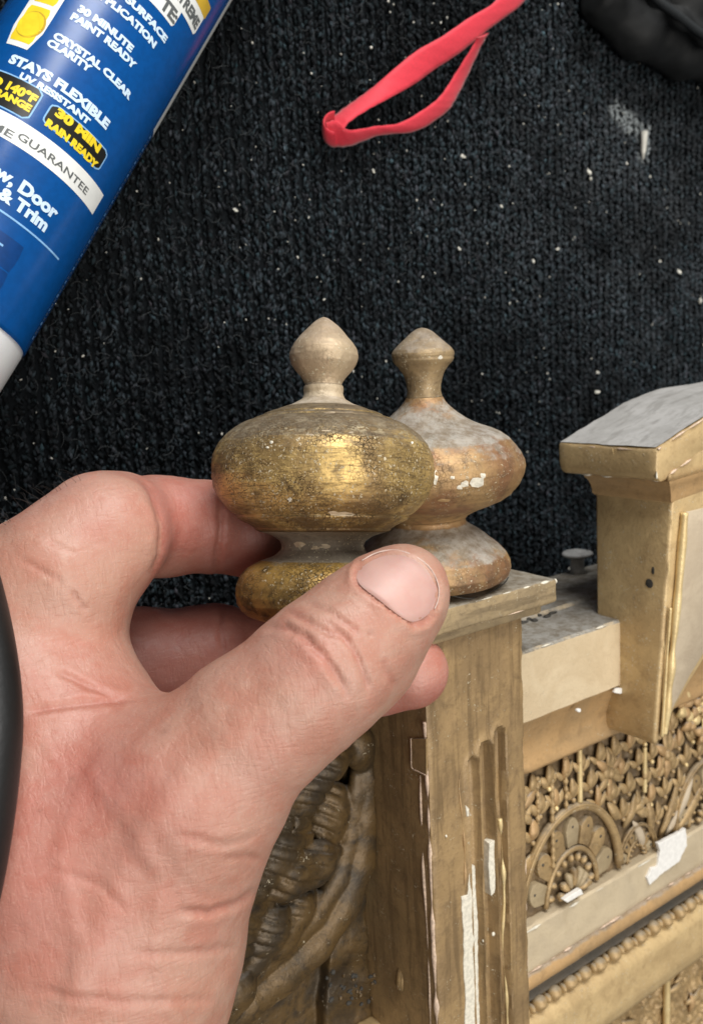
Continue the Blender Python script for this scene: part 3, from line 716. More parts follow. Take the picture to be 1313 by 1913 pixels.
# lower panel relief
for k in range(2):
    x = 243 + 30 * k; yy = np.linspace(-211, -250, 40)
    build('fluted_rod', *tube(np.stack([x + 0 * yy, yy, 92 + 0 * yy], 1), 1.25, 8), M['bright'], field2, (x, -211, 92))
for k in range(44):
    x, y = random.uniform(205, 292), random.uniform(-258, -214)
    leaf((x, y), random.random() * 6.28, random.uniform(6, 12), random.uniform(1.0, 1.7), 91, M['relief'] if k % 3 else M['amber'], field2)
build('panel_fillet', *tube(smooth_path([(205, -216.5, 91.4), (232, -215.5, 91.4), (262, -213.2, 91.6), (296, -213, 91.6)], 30), 1.0, 8), M['relief'], field2, (230, -215, 91))
# --- tapering bracket and the curved pediment over it
poly = [(207, -40), (207.2, -111.6), (208.6, -113.4), (212, -108), (222, -98), (236, -86), (250, -82), (250, -40)]
V, Fc = extrude_z(poly, 92, 115.4, 4)
V[:, 2] = np.where(V[:, 2] > 110, V[:, 2] + np.interp(V[:, 1], [-113, -40], [-3.4, 2.0]), V[:, 2])
br = bevelled('bracket', V, Fc, M['ped'], frame, (220, -80, 105), 1.0, 3, .18, 71)
poly = [(212.2, -46), (210.9, -105.5), (213, -105), (222, -95), (235, -83.5), (248, -79), (248, -46)]
V, Fc = extrude_z(poly, 113, 115.2)
V[:, 2] += np.interp(V[:, 1], [-113, -40], [-2.9, 2.4])
bevelled('bracket_face', V, Fc, M['stone'], br, (220, -80, 115), .5, 2, .06, 73)
def zb(y): return 116.2 + np.interp(y, [-113, -40], [-3.2, 2.2])
def strip(name, xy, w, mat, sd):
    P = smooth_path([(x, y, zb(y)) for x, y in xy], 60); k = np.clip(.8 + .35 * vnoise(P, 6, sd), .35, 1.3)
    build(name, *tube(P, w * k, 8), mat, br, P[0])
strip('gilt_fillet', [(211.4, -46), (211.2, -70), (210.6, -92), (209.9, -109.5)], 1.25, M['bright'], 75)
strip('gilt_fillet', [(208.3, -72), (208.5, -92), (208.9, -110)], .5, M['bright'], 77)
c = onx(1212, 1090, 206.9); build('old_nail_hole', *ellipsoid(c, (.10, 1.3, 1.2), 0, 12, 8), M['dirt'], br, c)
c = onx(1219, 1066, 206.9); build('old_nail_hole', *ellipsoid(c, (.08, 1.1, .45), 0, 12, 8), M['dirt'], br, c)
top = smooth_path([(200.6, -28.0), (206, -26.4), (210, -25.0), (221, -21.8), (230, -18.9), (240, -17.0), (251, -15.6), (272, -14.8), (310, -10)], 60)
bot = top[::-1] + (0, -9.2); bot[:, 1] = np.minimum(bot[:, 1], bot[:, 1]); bot[-1] = (202.2, -36.9)
poly = [tuple(p) for p in top] + [tuple(p) for p in bot if p[0] > 206] + [(205, -36.8), (202.4, -36.6), (201.2, -35.6), (200.5, -33.5)]
poly = poly[::-1]
V, Fc = extrude_z(poly, 84, 116.8, 12)
pedo = bevelled('pediment', V, Fc, M['ped'], frame, (230, -25, 100), .9, 2, .2, 81)
tv = np.array([[(x, y + .35, z) for z in np.linspace(84.5, 116.3, 22)] for x, y in top[1:]]); nr, nc = tv.shape[:2]
tv[..., 1] += .12 * fbm(tv, 4, 83)
I = np.arange(nr * nc).reshape(nr, nc); Qt = np.stack([I[:-1, :-1], I[:-1, 1:], I[1:, 1:], I[1:, :-1]], -1).reshape(-1, 4)
build('dusty_top', tv.reshape(-1, 3), Qt, M['pedtop'], pedo, (230, -20, 100))
build('pediment_stop', *ellipsoid((289, -11, 98), (7, 6, 15), .2, 20, 12), M['pedtop'], pedo, (289, -11, 98))
def nick_line(pts, w, mat, par, sd):
    P = smooth_path(pts, 80); k = np.clip(1.6 * vnoise(P, 3.2, sd) - .25, .02, 1.2) * w
    build('worn_edge', *tube(P, k, 6), mat, par, P[0])
nick_line([(x, y - .1, 116.95) for x, y in top[1:40:4]], .5, M['edge'], pedo, 201)
nick_line([(x, y - 8.9, 116.8) for x, y in top[6:40:4]], .6, M['edge'], pedo, 203)
nick_line([(200.7, -28.4, z_) for z_ in (85, 95, 105, 116)], .42, M['edge'], pedo, 205)
nick_line([(202.6, -36.55, z_) for z_ in (85, 95, 105, 116)], .5, M['gesso'], pedo, 207)
nick_line([(200.9, y_, 116.7) for y_ in (-28, -31, -33, -35.6)], .55, M['gesso'], pedo, 209)
nick_line([(200.45, y_, 103 + .8 * math.sin(y_)) for y_ in (-28.5, -31, -33, -35)], .22, M['bright'], pedo, 211)
nick_line([(x, -78.6, 100.35) for x in (160, 175, 190, 206)], .38, M['gesso'], rail, 213)
nick_line([(206.6, y, 100.6) for y in (-79, -85, -91, -98)], .5, M['edge'], rail, 215)
nick_line([(x, -56.9, 112.0) for x in (140, 150, 160, 167)], .35, M['gesso'], capo, 217)
nick_line([(x, -62.3, 112.0) for x in (140, 150, 160, 167)], .35, M['edge'], capo, 219)
nick_line([(X1 - .1, y, 107.3) for y in (-66, -100, -140, -190)], .4, M['edge'], po, 221)
nick_line([(x, -163.6, 95.3) for x in (160, 185, 215, 260)], .4, M['gesso'], ledge, 223)
nick_line([(x, -176.5, 95.6) for x in (160, 185, 215, 260)], .45, M['edge'], ledge, 225)
nick_line([(207.1, y, 116 + np.interp(y, [-113, -40], [-3, 1.5])) for y in (-46, -60, -80, -100)], .42, M['bright'], br, 227)
# ogee moulding and frieze below
prof = [(-36.6, 3.6), (-37.4, 3.4), (-38.2, 2.4), (-39.6, 1.5), (-41.2, 1.0), (-42.2, .9), (-42.8, .2)]
V = []
for y, o in prof: V += [(207 - o, y, 92 - o * .3), (207 - o, y, 117.0 + o * .5), (300, y + 6, 117.0 + o * .5)]
V = np.array(V, float); n = len(prof)
Fc = [(i * 3 + j, (i + 1) * 3 + j, (i + 1) * 3 + j + 1, i * 3 + j + 1) for i in range(n - 1) for j in range(2)]
V = np.vstack([V, V[0::3] + (12, 0, 2)]); Fc += [(i * 3, 3 * n + i, 3 * n + i + 1, (i + 1) * 3) for i in range(n - 1)]
og = build('ogee_moulding', V, Fc, M['amber'], pedo, (220, -40, 110)); og.data.set_sharp_from_angle(angle=math.radians(45))
V, Q = rbox(206.6, 300, -43, -30, 92.5, 116.6, .6, 2.5, .12, 4, 87)
build('frieze', V, Q, M['ped'], pedo, (240, -36, 105))
# --- dirt where rail meets bracket
for k in range(10):
    c = (random.uniform(165, 206), -77.9, random.uniform(80.5, 84.5)); build('dirt_crumb', *ellipsoid(c, (random.uniform(.6, 2.2), .4, random.uniform(.5, 1.2)), 0, 8, 5), M['dirt'], rail, c)
# --- the case behind, resting on the carpet
V, Q = rbox(128, 300, -300, -104, 1.2, 80, 1.0, 20, .1, 9, 5)
build('case', V, Q, M['case'], frame, (200, -200, 40))
V, Q = rbox(60, 128.2, -300, -176.5, 20, 84, 1.5, 4, .25, 6, 15)
build('side_ledge', V, Q, M['ped'], frame, (100, -220, 60))
# --- carved leaf scroll beside the post
def scroll():
    lo, hi, h = np.array([60., -185., 66.]), np.array([128.4, -88., 100.]), .55
    P = grid3(lo, hi, h)
    def w(u, v, z): return onz(u, v, z)
    P[2] = (P[2] - 84) * 1.55 + 84
    def ell(u, v, z, r, rot):
        c = w(u, v, z); c[2] = 84 + (c[2] - 84) * 1.55; x, y, zz = P[0] - c[0], P[1] - c[1], P[2] - c[2]
        a = x * math.cos(rot) + y * math.sin(rot); b = -x * math.sin(rot) + y * math.cos(rot)
        return (np.sqrt((a / r[0]) ** 2 + (b / r[1]) ** 2 + (zz / r[2]) ** 2) - 1) * min(r)
    def ch(L, k=1.5, g=1.5): return sd_chain(P, [tuple(w(u, v, z)[:2]) + (84 + (z - 84) * 1.55, r * g if r > .8 else r) for u, v, z, r in L], k)
    outer = [(692, 1400, 84, 2.6), (690, 1450, 84, 2.8), (685, 1530, 84, 2.8), (674, 1610, 84, 2.8), (646, 1690, 84, 2.9), (594, 1765, 84, 3.0), (529, 1825, 84, 3.0), (459, 1880, 84, 3.0), (394, 1930, 84, 3.0)]
    inner = [(672, 1420, 84, 1.6), (668, 1480, 84, 2.0), (658, 1560, 83.5, 2.2), (634, 1640, 83.5, 2.3), (588, 1712, 83.5, 2.4), (526, 1772, 83.5, 2.4), (466, 1822, 83.5, 2.4), (400, 1872, 83.5, 2.4)]
    d = np.minimum(ch(outer), ch(inner))
    leaves = [[(655, 1405, 88, 1.5), (618, 1428, 89, 3.2), (572, 1480, 88, 3.6), (540, 1560, 86, 2.8), (525, 1620, 83, 1.0)],
              [(668, 1395, 86, 4.0), (676, 1412, 85, 3.2)],
              [(628, 1590, 84, 1.4), (590, 1612, 87, 4.2), (540, 1632, 88, 4.8), (495, 1665, 86, 3.0), (470, 1700, 84, 1.2)],
              [(560, 1560, 86, 3.0), (520, 1590, 88, 4.6), (480, 1640, 88, 4.4)],
              [(585, 1655, 82, 1.2), (556, 1700, 84.5, 3.4), (522, 1752, 85, 3.6), (480, 1800, 83, 1.6)],
              [(520, 1680, 84, 2.4), (500, 1735, 87, 4.4), (470, 1790, 86, 3.6), (440, 1840, 84, 1.4)],
              [(470, 1810, 85, 1.6), (440, 1850, 88, 4.0), (425, 1885, 86, 3.0)],
              [(520, 1500, 84, 8), (440, 1600, 84, 9), (400, 1750, 84, 9)]]
    for i_, L in enumerate(leaves): d = np.minimum(d, ch(L, 2.0, 1.3))
    bowl = np.maximum(ell(612, 1522, 82, (6.6, 9.0, 6.5), -.3), -ell(611, 1516, 89, (4.6, 7.0, 4.6), -.3)); d = smin(d, bowl, .5)
    for L in ([(610, 1440, 92.6, .5), (572, 1488, 92.2, .6), (545, 1556, 89.4, .5)], [(590, 1618, 91.6, .5), (545, 1640, 93.2, .6), (500, 1672, 89.6, .5)], [(503, 1730, 91.8, .5), (470, 1790, 90.2, .5)]):
        d = -smin(-d, ch(L), .6)
    d = d / 1.55
    P = grid3(lo, hi, h)
    # ground the carving stands on
    ground = np.maximum(P[2] - 75.5 + 0 * P[0] + 0 * P[1], -(P[2] - 70))
    edge = (P[0] - 127.9); ground = np.maximum(ground, edge)
    low = np.maximum(P[1] - (-92), -(P[1] + 176)); ground = np.maximum(ground, low + 0 * P[0])
    wedge_ = np.maximum(ground - 4.5 + 0 * P[0], -(P[0] - (116 + .16 * (P[1] + 150)))); d = np.minimum(d, np.minimum(ground, wedge_ + .4 * np.sin(P[1] * .5)))
    d = np.maximum(d, P[0] - 128.0)
    V, Q = surface_nets(d.astype(np.float32), lo, h)
    V = relax(V, Q, 1); N = vnormals(V, Q)
    uu_, vv_, _ = proj(V); top_ = np.clip((V[:, 2] - 79) / 3, 0, 1)
    rim_ = np.full(len(V), 1e9)
    for i_ in range(len(outer) - 1):
        p_, q_ = np.array(outer[i_][:2], float), np.array(outer[i_ + 1][:2], float); w_ = q_ - p_
        h_ = np.clip(((uu_ - p_[0]) * w_[0] + (vv_ - p_[1]) * w_[1]) / w_.dot(w_), 0, 1); rim_ = np.minimum(rim_, np.hypot(uu_ - p_[0] - h_ * w_[0], vv_ - p_[1] - h_ * w_[1]))
    leafy = np.clip((rim_ - 45) / 15, 0, 1) * top_
    fl = np.abs(np.sin((V[:, 0] * .50 + V[:, 1] * .86) * .95 + 1.5 * vnoise(V, 14, 97)))
    V = V + N * (.10 * fbm(V, 5, 91) + .07 * fbm(V, 1.6, 92) - leafy * 1.1 * (1 - fl) ** 2.5)[:, None]
    return V, Q
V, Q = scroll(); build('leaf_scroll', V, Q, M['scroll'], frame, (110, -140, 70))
V, Q = rbox(60, 127.8, -176.4, -90, 3, 71, 1, 20); build('scroll_block', V, Q, M['case'], frame, (100, -140, 40))
for k in range(30):
    p = onz(random.uniform(610, 700), random.uniform(1815, 1880), 84.6); 
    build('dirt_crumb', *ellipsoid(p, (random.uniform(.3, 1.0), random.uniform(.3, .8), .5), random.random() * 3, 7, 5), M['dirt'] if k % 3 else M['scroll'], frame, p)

# ================================================================== FINIALS
def finial(axis_p, axis_d, prof_px, splits, parent, names, mats, seed, segs=110, bump=.10):
    """Turned finial: the outline is read as (v, radius px) down its axis; parts split where the turning has grooves."""
    ad = np.array(axis_d, float) / np.linalg.norm(axis_d); ap = np.array(axis_p, float)
    tt = np.linspace(-90, 90, 721); A = ap + tt[:, None] * ad
    _, vv, dd = proj(A)
    o = np.argsort(vv)
    v = np.array([p[0] for p in prof_px], float); r = np.array([p[1] for p in prof_px], float)
    vs = np.arange(v[0], v[-1] + .01, 1.3)
    # smooth monotone-ish resample of the outline
    rs = np.interp(vs, v, r); k = np.array([1, 3, 1]) / 5.0
    rs2 = np.convolve(np.pad(rs, 1, mode='edge'), k, 'valid'); rs2[0] = 0.5; rs2[1] = rs[1]
    T = np.interp(vs, vv[o], tt[o]); D = np.interp(vs, vv[o], dd[o]); Rr = rs2 * D / FL
    a = np.cross(ad, (0.3, 0.1, 1)); a /= np.linalg.norm(a); b = np.cross(ad, a)
    th = np.linspace(0, 2 * math.pi, segs, endpoint=False)
    ring = np.cos(th)[:, None] * a + np.sin(th)[:, None] * b
    base_t = T.min(); base = ap + base_t * ad
    rot = np.stack([a, b, ad], 1)                          # local Z = finial axis
    for (v0, v1), nm, mt in zip(splits, names, mats):
        m = (vs >= v0 - 1.2) & (vs <= v1 + 1.2); Ti, Ri = T[m], Rr[m]
        W = ap + Ti[:, None, None] * ad + Ri[:, None, None] * ring[None]
        nrm = np.broadcast_to(ring[None], W.shape)
        W = W + nrm * (bump * fbm(W, 3.2, seed) + .6 * bump * fbm(W, 1.0, seed + 3) + .12 * fbm(W, 11, seed + 5))[..., None] * np.clip(Ri / 2, 0, 1)[:, None, None]
        nr = len(Ti); Vl = (W.reshape(-1, 3) - base) @ rot
        I = np.arange(nr * segs).reshape(nr, segs)
        J = np.roll(I, -1, 1)
        Q = np.stack([I[:-1], I[1:], J[1:], J[:-1]], -1).reshape(-1, 4)
        Fc = [tuple(q) for q in Q.tolist()] + [tuple(I[0].tolist()), tuple(I[-1].tolist()[::-1])]
        link(nm, raw_mesh(nm, Vl, Fc), mt, parent)
    Mx = Matrix.Identity(4)
    for i in range(3):
        for j in range(3): Mx[i][j] = rot[i, j]
    Mx.translation = Vector(base * S); parent.matrix_world = Mx
    return base, rot, lambda u: None
HELD = [(592, 0), (595, 8), (600, 15), (608, 24), (618, 34), (630, 45), (642, 55), (655, 62), (667, 64), (680, 60), (692, 52), (703, 43), (712, 37), (719, 34), (722, 37), (728, 37.5), (736, 36), (746, 40), (752, 50), (757, 59), (760, 67), (763, 76), (766, 84), (768, 90), (769.5, 88), (771, 98), (775, 109), (778, 114), (779.5, 111), (782, 123), (786, 133), (788, 130), (790, 142), (796, 154), (803, 165), (815, 180), (832, 195), (852, 204), (872, 207), (892, 207), (910, 203), (928, 195), (944, 184), (956, 172), (962, 163), (964, 158), (966, 161), (970, 158), (975, 148), (982, 134), (985, 130), (987, 125), (989.5, 127), (993, 120), (997, 106), (1002, 92), (1010, 80), (1018, 76), (1027, 78), (1035, 86), (1041, 97), (1046, 112), (1053, 128), (1062, 142), (1075, 153), (1092, 160), (1110, 162), (1126, 159), (1140, 150), (1150, 138), (1157, 120), (1160, 60), (1161, 0)]
hf = thing('finial', 'loose gold crackled finial held between thumb and fingers', 'finial', (0, 0, 0), 'turned wooden finials')
HP = px(603.5, 880, 190); HD = MW @ np.array([.004, 1, -.02])
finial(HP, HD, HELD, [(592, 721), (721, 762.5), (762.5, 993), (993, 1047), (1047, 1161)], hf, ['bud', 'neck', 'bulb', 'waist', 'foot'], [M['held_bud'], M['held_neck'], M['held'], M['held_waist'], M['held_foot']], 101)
REAR = [(612, 0), (614, 10), (620, 20), (630, 31), (642, 44), (652, 54), (659, 58.5), (664, 58.5), (668, 57), (672, 57.5), (677, 54), (684, 47), (694, 40), (706, 35), (718, 32), (730, 31), (740, 33), (748, 37), (757, 44), (768, 56), (777, 67), (785, 79), (792, 92), (797, 104), (804, 123), (811, 139), (822, 154), (834, 164), (850, 175), (864, 181), (874, 182), (890, 178), (904, 171), (914, 163), (918, 158), (921, 157), (926, 150), (933, 139), (941, 121), (948, 103), (955, 87), (962, 75), (970, 69), (977, 71), (983, 79), (989, 89), (997, 101), (1008, 114), (1022, 131), (1034, 142), (1046, 148), (1060, 149), (1072, 144), (1081, 133), (1086, 115), (1088, 60), (1089, 0)]
rf = thing('finial', 'grey dusty finial standing on the cap of the frame post', 'finial', (0, 0, 0), 'turned wooden finials')
RP = px(796, 862, 217)
M_f = {}
t_axis = np.array([0.004, 1, 0.0])
finial(RP, t_axis, REAR, [(612, 741), (741, 966), (966, 1089)], rf, ['bud', 'bulb', 'foot'], [M['fin_bud'], M['fin'], M['fin']], 131)
for mm_ in ('fin', 'fin_bud'):
    for nd in M[mm_].node_tree.nodes:
        if nd.type == 'VECT_MATH' and nd.operation == 'DOT_PRODUCT': nd.inputs[1].default_value = (0, 0, 1)
# chips of bare gesso on the finials
def finial_chip(par, P0, D0, prof, u, v, w, h, seed, mat, lift=.12):
    """Small ragged scale of gesso set on the turned surface at a point of the outline map."""
    _, _, da = proj(P0); cen = None
    vv_ = np.array([p[0] for p in prof], float); rr_ = np.array([p[1] for p in prof], float)
    ad = np.array(D0) / np.linalg.norm(D0)
    def hit(uu, vvv):
        r0 = ray(uu, vvv); r0 = r0 / np.linalg.norm(r0)
        ts = np.linspace(150, 240, 600); Pp = EYE + ts[:, None] * r0
        ax = (Pp - P0) @ ad; rad = np.linalg.norm((Pp - P0) - ax[:, None] * ad, axis=1)
        _, va, dq = proj(P0 + ax[:, None] * ad); R = np.interp(va, vv_, rr_) * dq / FL
        k = np.argmax(rad < R)
        return Pp[k] if (rad < R).any() else None
    n = 9; out = []; c = hit(u, v)
    if c is None: return
    for i in range(n):
        a = 2 * math.pi * i / n; s = .75 + .5 * random.random()
        p = hit(u + math.cos(a) * w / 2 * s, v + math.sin(a) * h / 2 * s)
        if p is None: return
        out.append(p)
    vd = (EYE - c) / np.linalg.norm(EYE - c)
    V = np.vstack([[c + vd * (lift + .12)], np.array(out) + vd * lift, np.array(out) - vd * .4])
    Fc = [(0, 1 + (i + 1) % n, 1 + i) for i in range(n)] + [(1 + i, 1 + (i + 1) % n, 1 + n + (i + 1) % n, 1 + n + i) for i in range(n)]
    mw = par.matrix_world.inverted()
    Vl = np.array([(mw @ Vector(p * S))[:] for p in V]) / S
    link('gesso_chip', raw_mesh('gesso_chip', Vl, Fc, False), mat, par)
bpy.context.view_layer.update()
for i, (u, v, w, h) in enumerate(((640, 961, 44, 9), (622, 958, 18, 6), (560, 1017, 22, 10), (590, 1024, 16, 8), (608, 1021, 26, 9), (541, 934, 8, 9), (700, 885, 9, 26), (507, 826, 7, 6), (625, 770, 60, 4), (575, 765, 30, 3.5), (500, 836, 6, 5), (770, 827, 5, 5), (560, 828, 5, 4), (655, 808, 22, 4), (610, 804, 26, 4), (580, 812, 18, 4), (640, 722, 18, 7), (598, 731, 16, 7), (620, 745, 12, 6))):
    finial_chip(hf, HP, HD, HELD, u, v, w, h, i, M['gesso'] if i in (5, 7, 10, 11) else M['held_neck'])
for i, (u, v, w, h) in enumerate(((813, 892, 11, 26), (890, 900, 30, 18), (868, 904, 14, 12), (858, 911, 12, 8), (822, 668, 8, 8), (830, 935, 26, 6), (902, 888, 12, 14), (845, 892, 8, 6))):
    finial_chip(rf, RP, t_axis, REAR, u, v, w, h, 50 + i, M['gesso'] if i != 5 else M['amber'])

# ================================================================== THE HAND (one continuous skin surface)
def cam_mm(u, v, d): return np.array([(u - 656.5) / FL * d, (956.5 - v) / FL * d, -d])
def J(u, v, d, r): return tuple(cam_mm(u, v, d)) + (r,)
def hand():
    lo, hi, h = np.array([-100., -140., -243.]), np.array([26., 14., -136.]), .6
    P = grid3(lo, hi, h)
    thumb = [J(752, 1103, 169, 8.7), J(705, 1148, 167, 9.9), J(650, 1200, 165, 10.6), J(600, 1252, 163.5, 12.0), J(540, 1308, 163, 12.0), J(462, 1368, 163, 13.0), J(355, 1482, 164, 17.0), J(200, 1770, 169, 24.6), J(125, 1990, 174, 27.5), J(70, 2400, 182, 29)]
    index = [J(5, 1178, 181, 16.0), J(118, 1078, 181, 14.0), J(194, 1002, 185, 12.4), J(225, 985, 191, 11.5)]
    index2 = [J(228, 985, 194, 11.0), J(300, 984, 200, 10.6), J(385, 983, 205, 10.6)]
    index3 = [J(405, 992, 207, 9.6), J(470, 1000, 209.5, 9.2), J(540, 996, 212.5, 7.4)]
    middle = [J(-20, 1290, 198, 15), J(110, 1255, 206, 13), J(250, 1240, 212, 12.2), J(400, 1226, 216, 11.6), J(500, 1238, 216, 10.6), J(560, 1245, 215, 10.4), J(690, 1254, 210, 9.6), J(766, 1254, 207, 8.6)]
    ring = [J(-10, 1430, 204, 15), J(140, 1390, 216, 12), J(280, 1390, 221, 11.5), J(400, 1410, 214, 10), J(470, 1430, 204, 9)]
    pinky = [J(0, 1570, 204, 14), J(120, 1540, 214, 11), J(230, 1540, 217, 10), J(320, 1550, 211, 9), J(375, 1560, 202, 8)]
    palm = sd_chain(P, [J(-60, 1200, 194, 19), J(-30, 1600, 192, 25), J(-10, 1990, 186, 24), J(-60, 2400, 186, 25)], 8)
    for ch in ([J(0, 1165, 182, 17), J(60, 1700, 178, 25), J(40, 1990, 178, 26)],
               [J(95, 1115, 183, 13.5), J(120, 1235, 181, 11.8), J(165, 1375, 174, 14), J(230, 1500, 170, 18)],
               [J(40, 1330, 174, 17), J(120, 1600, 170, 24), J(150, 1800, 170, 24)]):
        palm = smin(palm, sd_chain(P, ch, 6), 7)
    d = smin(palm, sd_chain(P, thumb, 4), 7)
    # fuller pad along the outer side of the thumb
    d = smin(d, sd_chain(P, [J(766, 1150, 171, 5.5), J(700, 1245, 168, 6.2), J(645, 1300, 167, 6.5)], 4), 3)
    d = smin(d, sd_chain(P, index, 4), 4.5)
    f2 = sd_chain(P, index2, 3); f2 = smin(f2, sd_chain(P, index3, 3), 1.4)
    d = smin(d, f2, 1.6)
    for fch in (middle, ring, pinky):
        fc = sd_chain(P, fch, 4)
        d = smin(d, fc, 2.0)
    return surface_nets(d, lo, h)
V, Q = hand(); V = relax(V, Q, 4)
N = vnormals(V, Q)
def cproj(V): return 656.5 + FL * V[:, 0] / -V[:, 2], 956.5 - FL * V[:, 1] / -V[:, 2], -V[:, 2]
u, v, d = cproj(V)
facing = np.clip(N[:, 2] * 1.6 + .2, 0, 1)
def poly_dist(u, v, pts):
    best = np.full(len(u), 1e9); tb = np.zeros(len(u)); n = len(pts) - 1
    for i in range(n):
        a, b = np.array(pts[i], float), np.array(pts[i + 1], float); w = b - a
        h = np.clip(((u - a[0]) * w[0] + (v - a[1]) * w[1]) / w.dot(w), 0, 1)
        q = np.hypot(u - a[0] - h * w[0], v - a[1] - h * w[1]); m = q < best
        best[m] = q[m]; tb[m] = (i + h[m]) / n
    return best, tb
NAIL0 = [(669, 1047), (661, 1068), (662, 1086), (675, 1100), (700, 1117), (725, 1138), (750, 1157), (772, 1169), (794, 1159), (815, 1140), (824, 1112), (818, 1080), (800, 1053), (770, 1033), (735, 1024), (700, 1030)]
NAIL = [(743 + (a_ - 743) * .95, 1094 + (b_ - 1094) * .95) for a_, b_ in NAIL0]
CR = [  # (polyline in the view, width px, depth mm, d range)
    ([(500, 1172), (535, 1172), (570, 1190), (600, 1222), (630, 1262), (650, 1297)], 7, .75, (140, 172)),
    ([(540, 1146), (575, 1160), (610, 1180), (628, 1187)], 5.5, .6, (140, 172)),
    ([(575, 1126), (610, 1140), (645, 1165), (668, 1182)], 5, .45, (140, 172)),
    ([(610, 1160), (645, 1190), (668, 1230), (685, 1270), (690, 1296)], 6, .65, (140, 172)),
    ([(690, 1182), (700, 1186)], 5, .3, (140, 172)),
    ([(715, 1235), (725, 1260), (735, 1285)], 6, .3, (140, 175)),
    ([(262, 888), (282, 915), (298, 955), (305, 1000), (300, 1040), (285, 1075)], 7, 1.0, (170, 210)),
    ([(412, 930), (413, 980), (408, 1030), (402, 1075)], 6, .8, (180, 215)),
    ([(408, 1118), (412, 1180), (418, 1220)], 5, .35, (195, 230)),
    ([(55, 1330), (140, 1316), (250, 1303)], 7, .7, (140, 200)),
    ([(110, 1255), (165, 1282), (215, 1303)], 6, .5, (140, 200)),
    ([(135, 1105), (150, 1128), (158, 1138)], 5, .45, (140, 200)),
    ([(90, 1010), (115, 1022), (142, 1034)], 4, .25, (140, 200)),
    ([(40, 1045), (80, 1068), (118, 1090)], 5, .3, (140, 200)),
    ([(488, 1660), (440, 1690), (390, 1706), (340, 1702)], 7, .7, (130, 190)),
    ([(500, 1610), (460, 1600), (420, 1605)], 6, .25, (130, 190)),
    ([(100, 1625), (190, 1655), (230, 1700)], 8, .25, (130, 190)),
    ([(330, 1560), (420, 1580), (480, 1560)], 8, .25, (130, 190)),
    ([(250, 1780), (350, 1782), (450, 1770)], 8, .3, (130, 190)),
    ([(60, 1850), (220, 1870), (400, 1868)], 8, .3, (130, 190)),
    (NAIL[0:9], 5, .9, (140, 176)), (NAIL[8:12], 5, .6, (140, 176)),
    ([(773, 1172), (795, 1163), (816, 1146)], 4.5, .8, (140, 176)),
]
disp = np.zeros(len(V)); red = np.zeros(len(V))
for pts, w, dep, (d0, d1) in CR:
    near = (d > d0) & (d < d1)
    q, tb = poly_dist(u, v, pts); q = q + 2.0 * vnoise(np.stack([u, v, 0 * u], 1), 14, 7)
    fade = np.clip(np.minimum(tb, 1 - tb) * 5 + .35, 0, 1)
    g = np.exp(-(q / w) ** 2) * near * facing * fade
    ridge = np.exp(-((q - 2.2 * w) / (1.6 * w)) ** 2) * near * facing * fade
    disp -= dep * .9 * g; disp += dep * .2 * ridge; red += g * min(1, dep * 1.2)
# broad skin unevenness, tendons and small folds
PV = np.stack([u, v, d * 4], 1)
disp += .30 * fbm(V, 12, 61) * .6 + .06 * fbm(V, 3, 63)
fold = np.sin((u * .45 + v * .9) / 15 + 2.2 * vnoise(PV, 130, 65)) * np.clip(fbm(PV, 170, 67), 0, 1)
disp += .08 * fold * ((v > 1280) & (d < 176))
fine = np.sin((u * .75 - v * .62) / 7.5 + 2.6 * vnoise(PV, 60, 81)) * np.clip(fbm(PV, 90, 83) + .1, 0, 1)
disp += .035 * fine * (d < 180)
vein = np.minimum(poly_dist(u, v, [(330, 1913), (290, 1780), (300, 1650), (250, 1540), (170, 1450)])[0], poly_dist(u, v, [(120, 1913), (150, 1760), (110, 1600), (150, 1480), (170, 1450)])[0])
disp += .28 * np.exp(-(vein / 18) ** 2) * (d < 180)
tend = poly_dist(u, v, [(600, 1230), (470, 1340), (350, 1450), (230, 1620), (150, 1850)])[0]; disp += .6 * np.exp(-(tend / 30) ** 2) * (d < 172)
from_nail = np.zeros(len(V))
pn = np.array(NAIL, float); cn = pn.mean(0); an = np.arctan2(v - cn[1], u - cn[0]); rn = np.hypot(u - cn[0], v - cn[1])
pa_ = np.arctan2(pn[:, 1] - cn[1], pn[:, 0] - cn[0]); pr_ = np.hypot(pn[:, 0] - cn[0], pn[:, 1] - cn[1]); oo_ = np.argsort(pa_)
lim = np.interp(an, np.concatenate([pa_[oo_] - 2 * math.pi, pa_[oo_], pa_[oo_] + 2 * math.pi]), np.tile(pr_[oo_], 3))
innail = np.clip((1.0 - rn / lim) * 8, 0, 1) * (d < 178) * (N[:, 2] > -.1)
disp = disp * (1 - innail) - .55 * innail
around = np.exp(-((rn / lim - 1.09) / .06) ** 2) * (d < 178) * (N[:, 2] > -.1) * np.clip(.5 + ((v - cn[1]) - (u - cn[0]) * 1.0) / 120, 0, 1)
disp += .35 * around
V = V + N * disp[:, None]
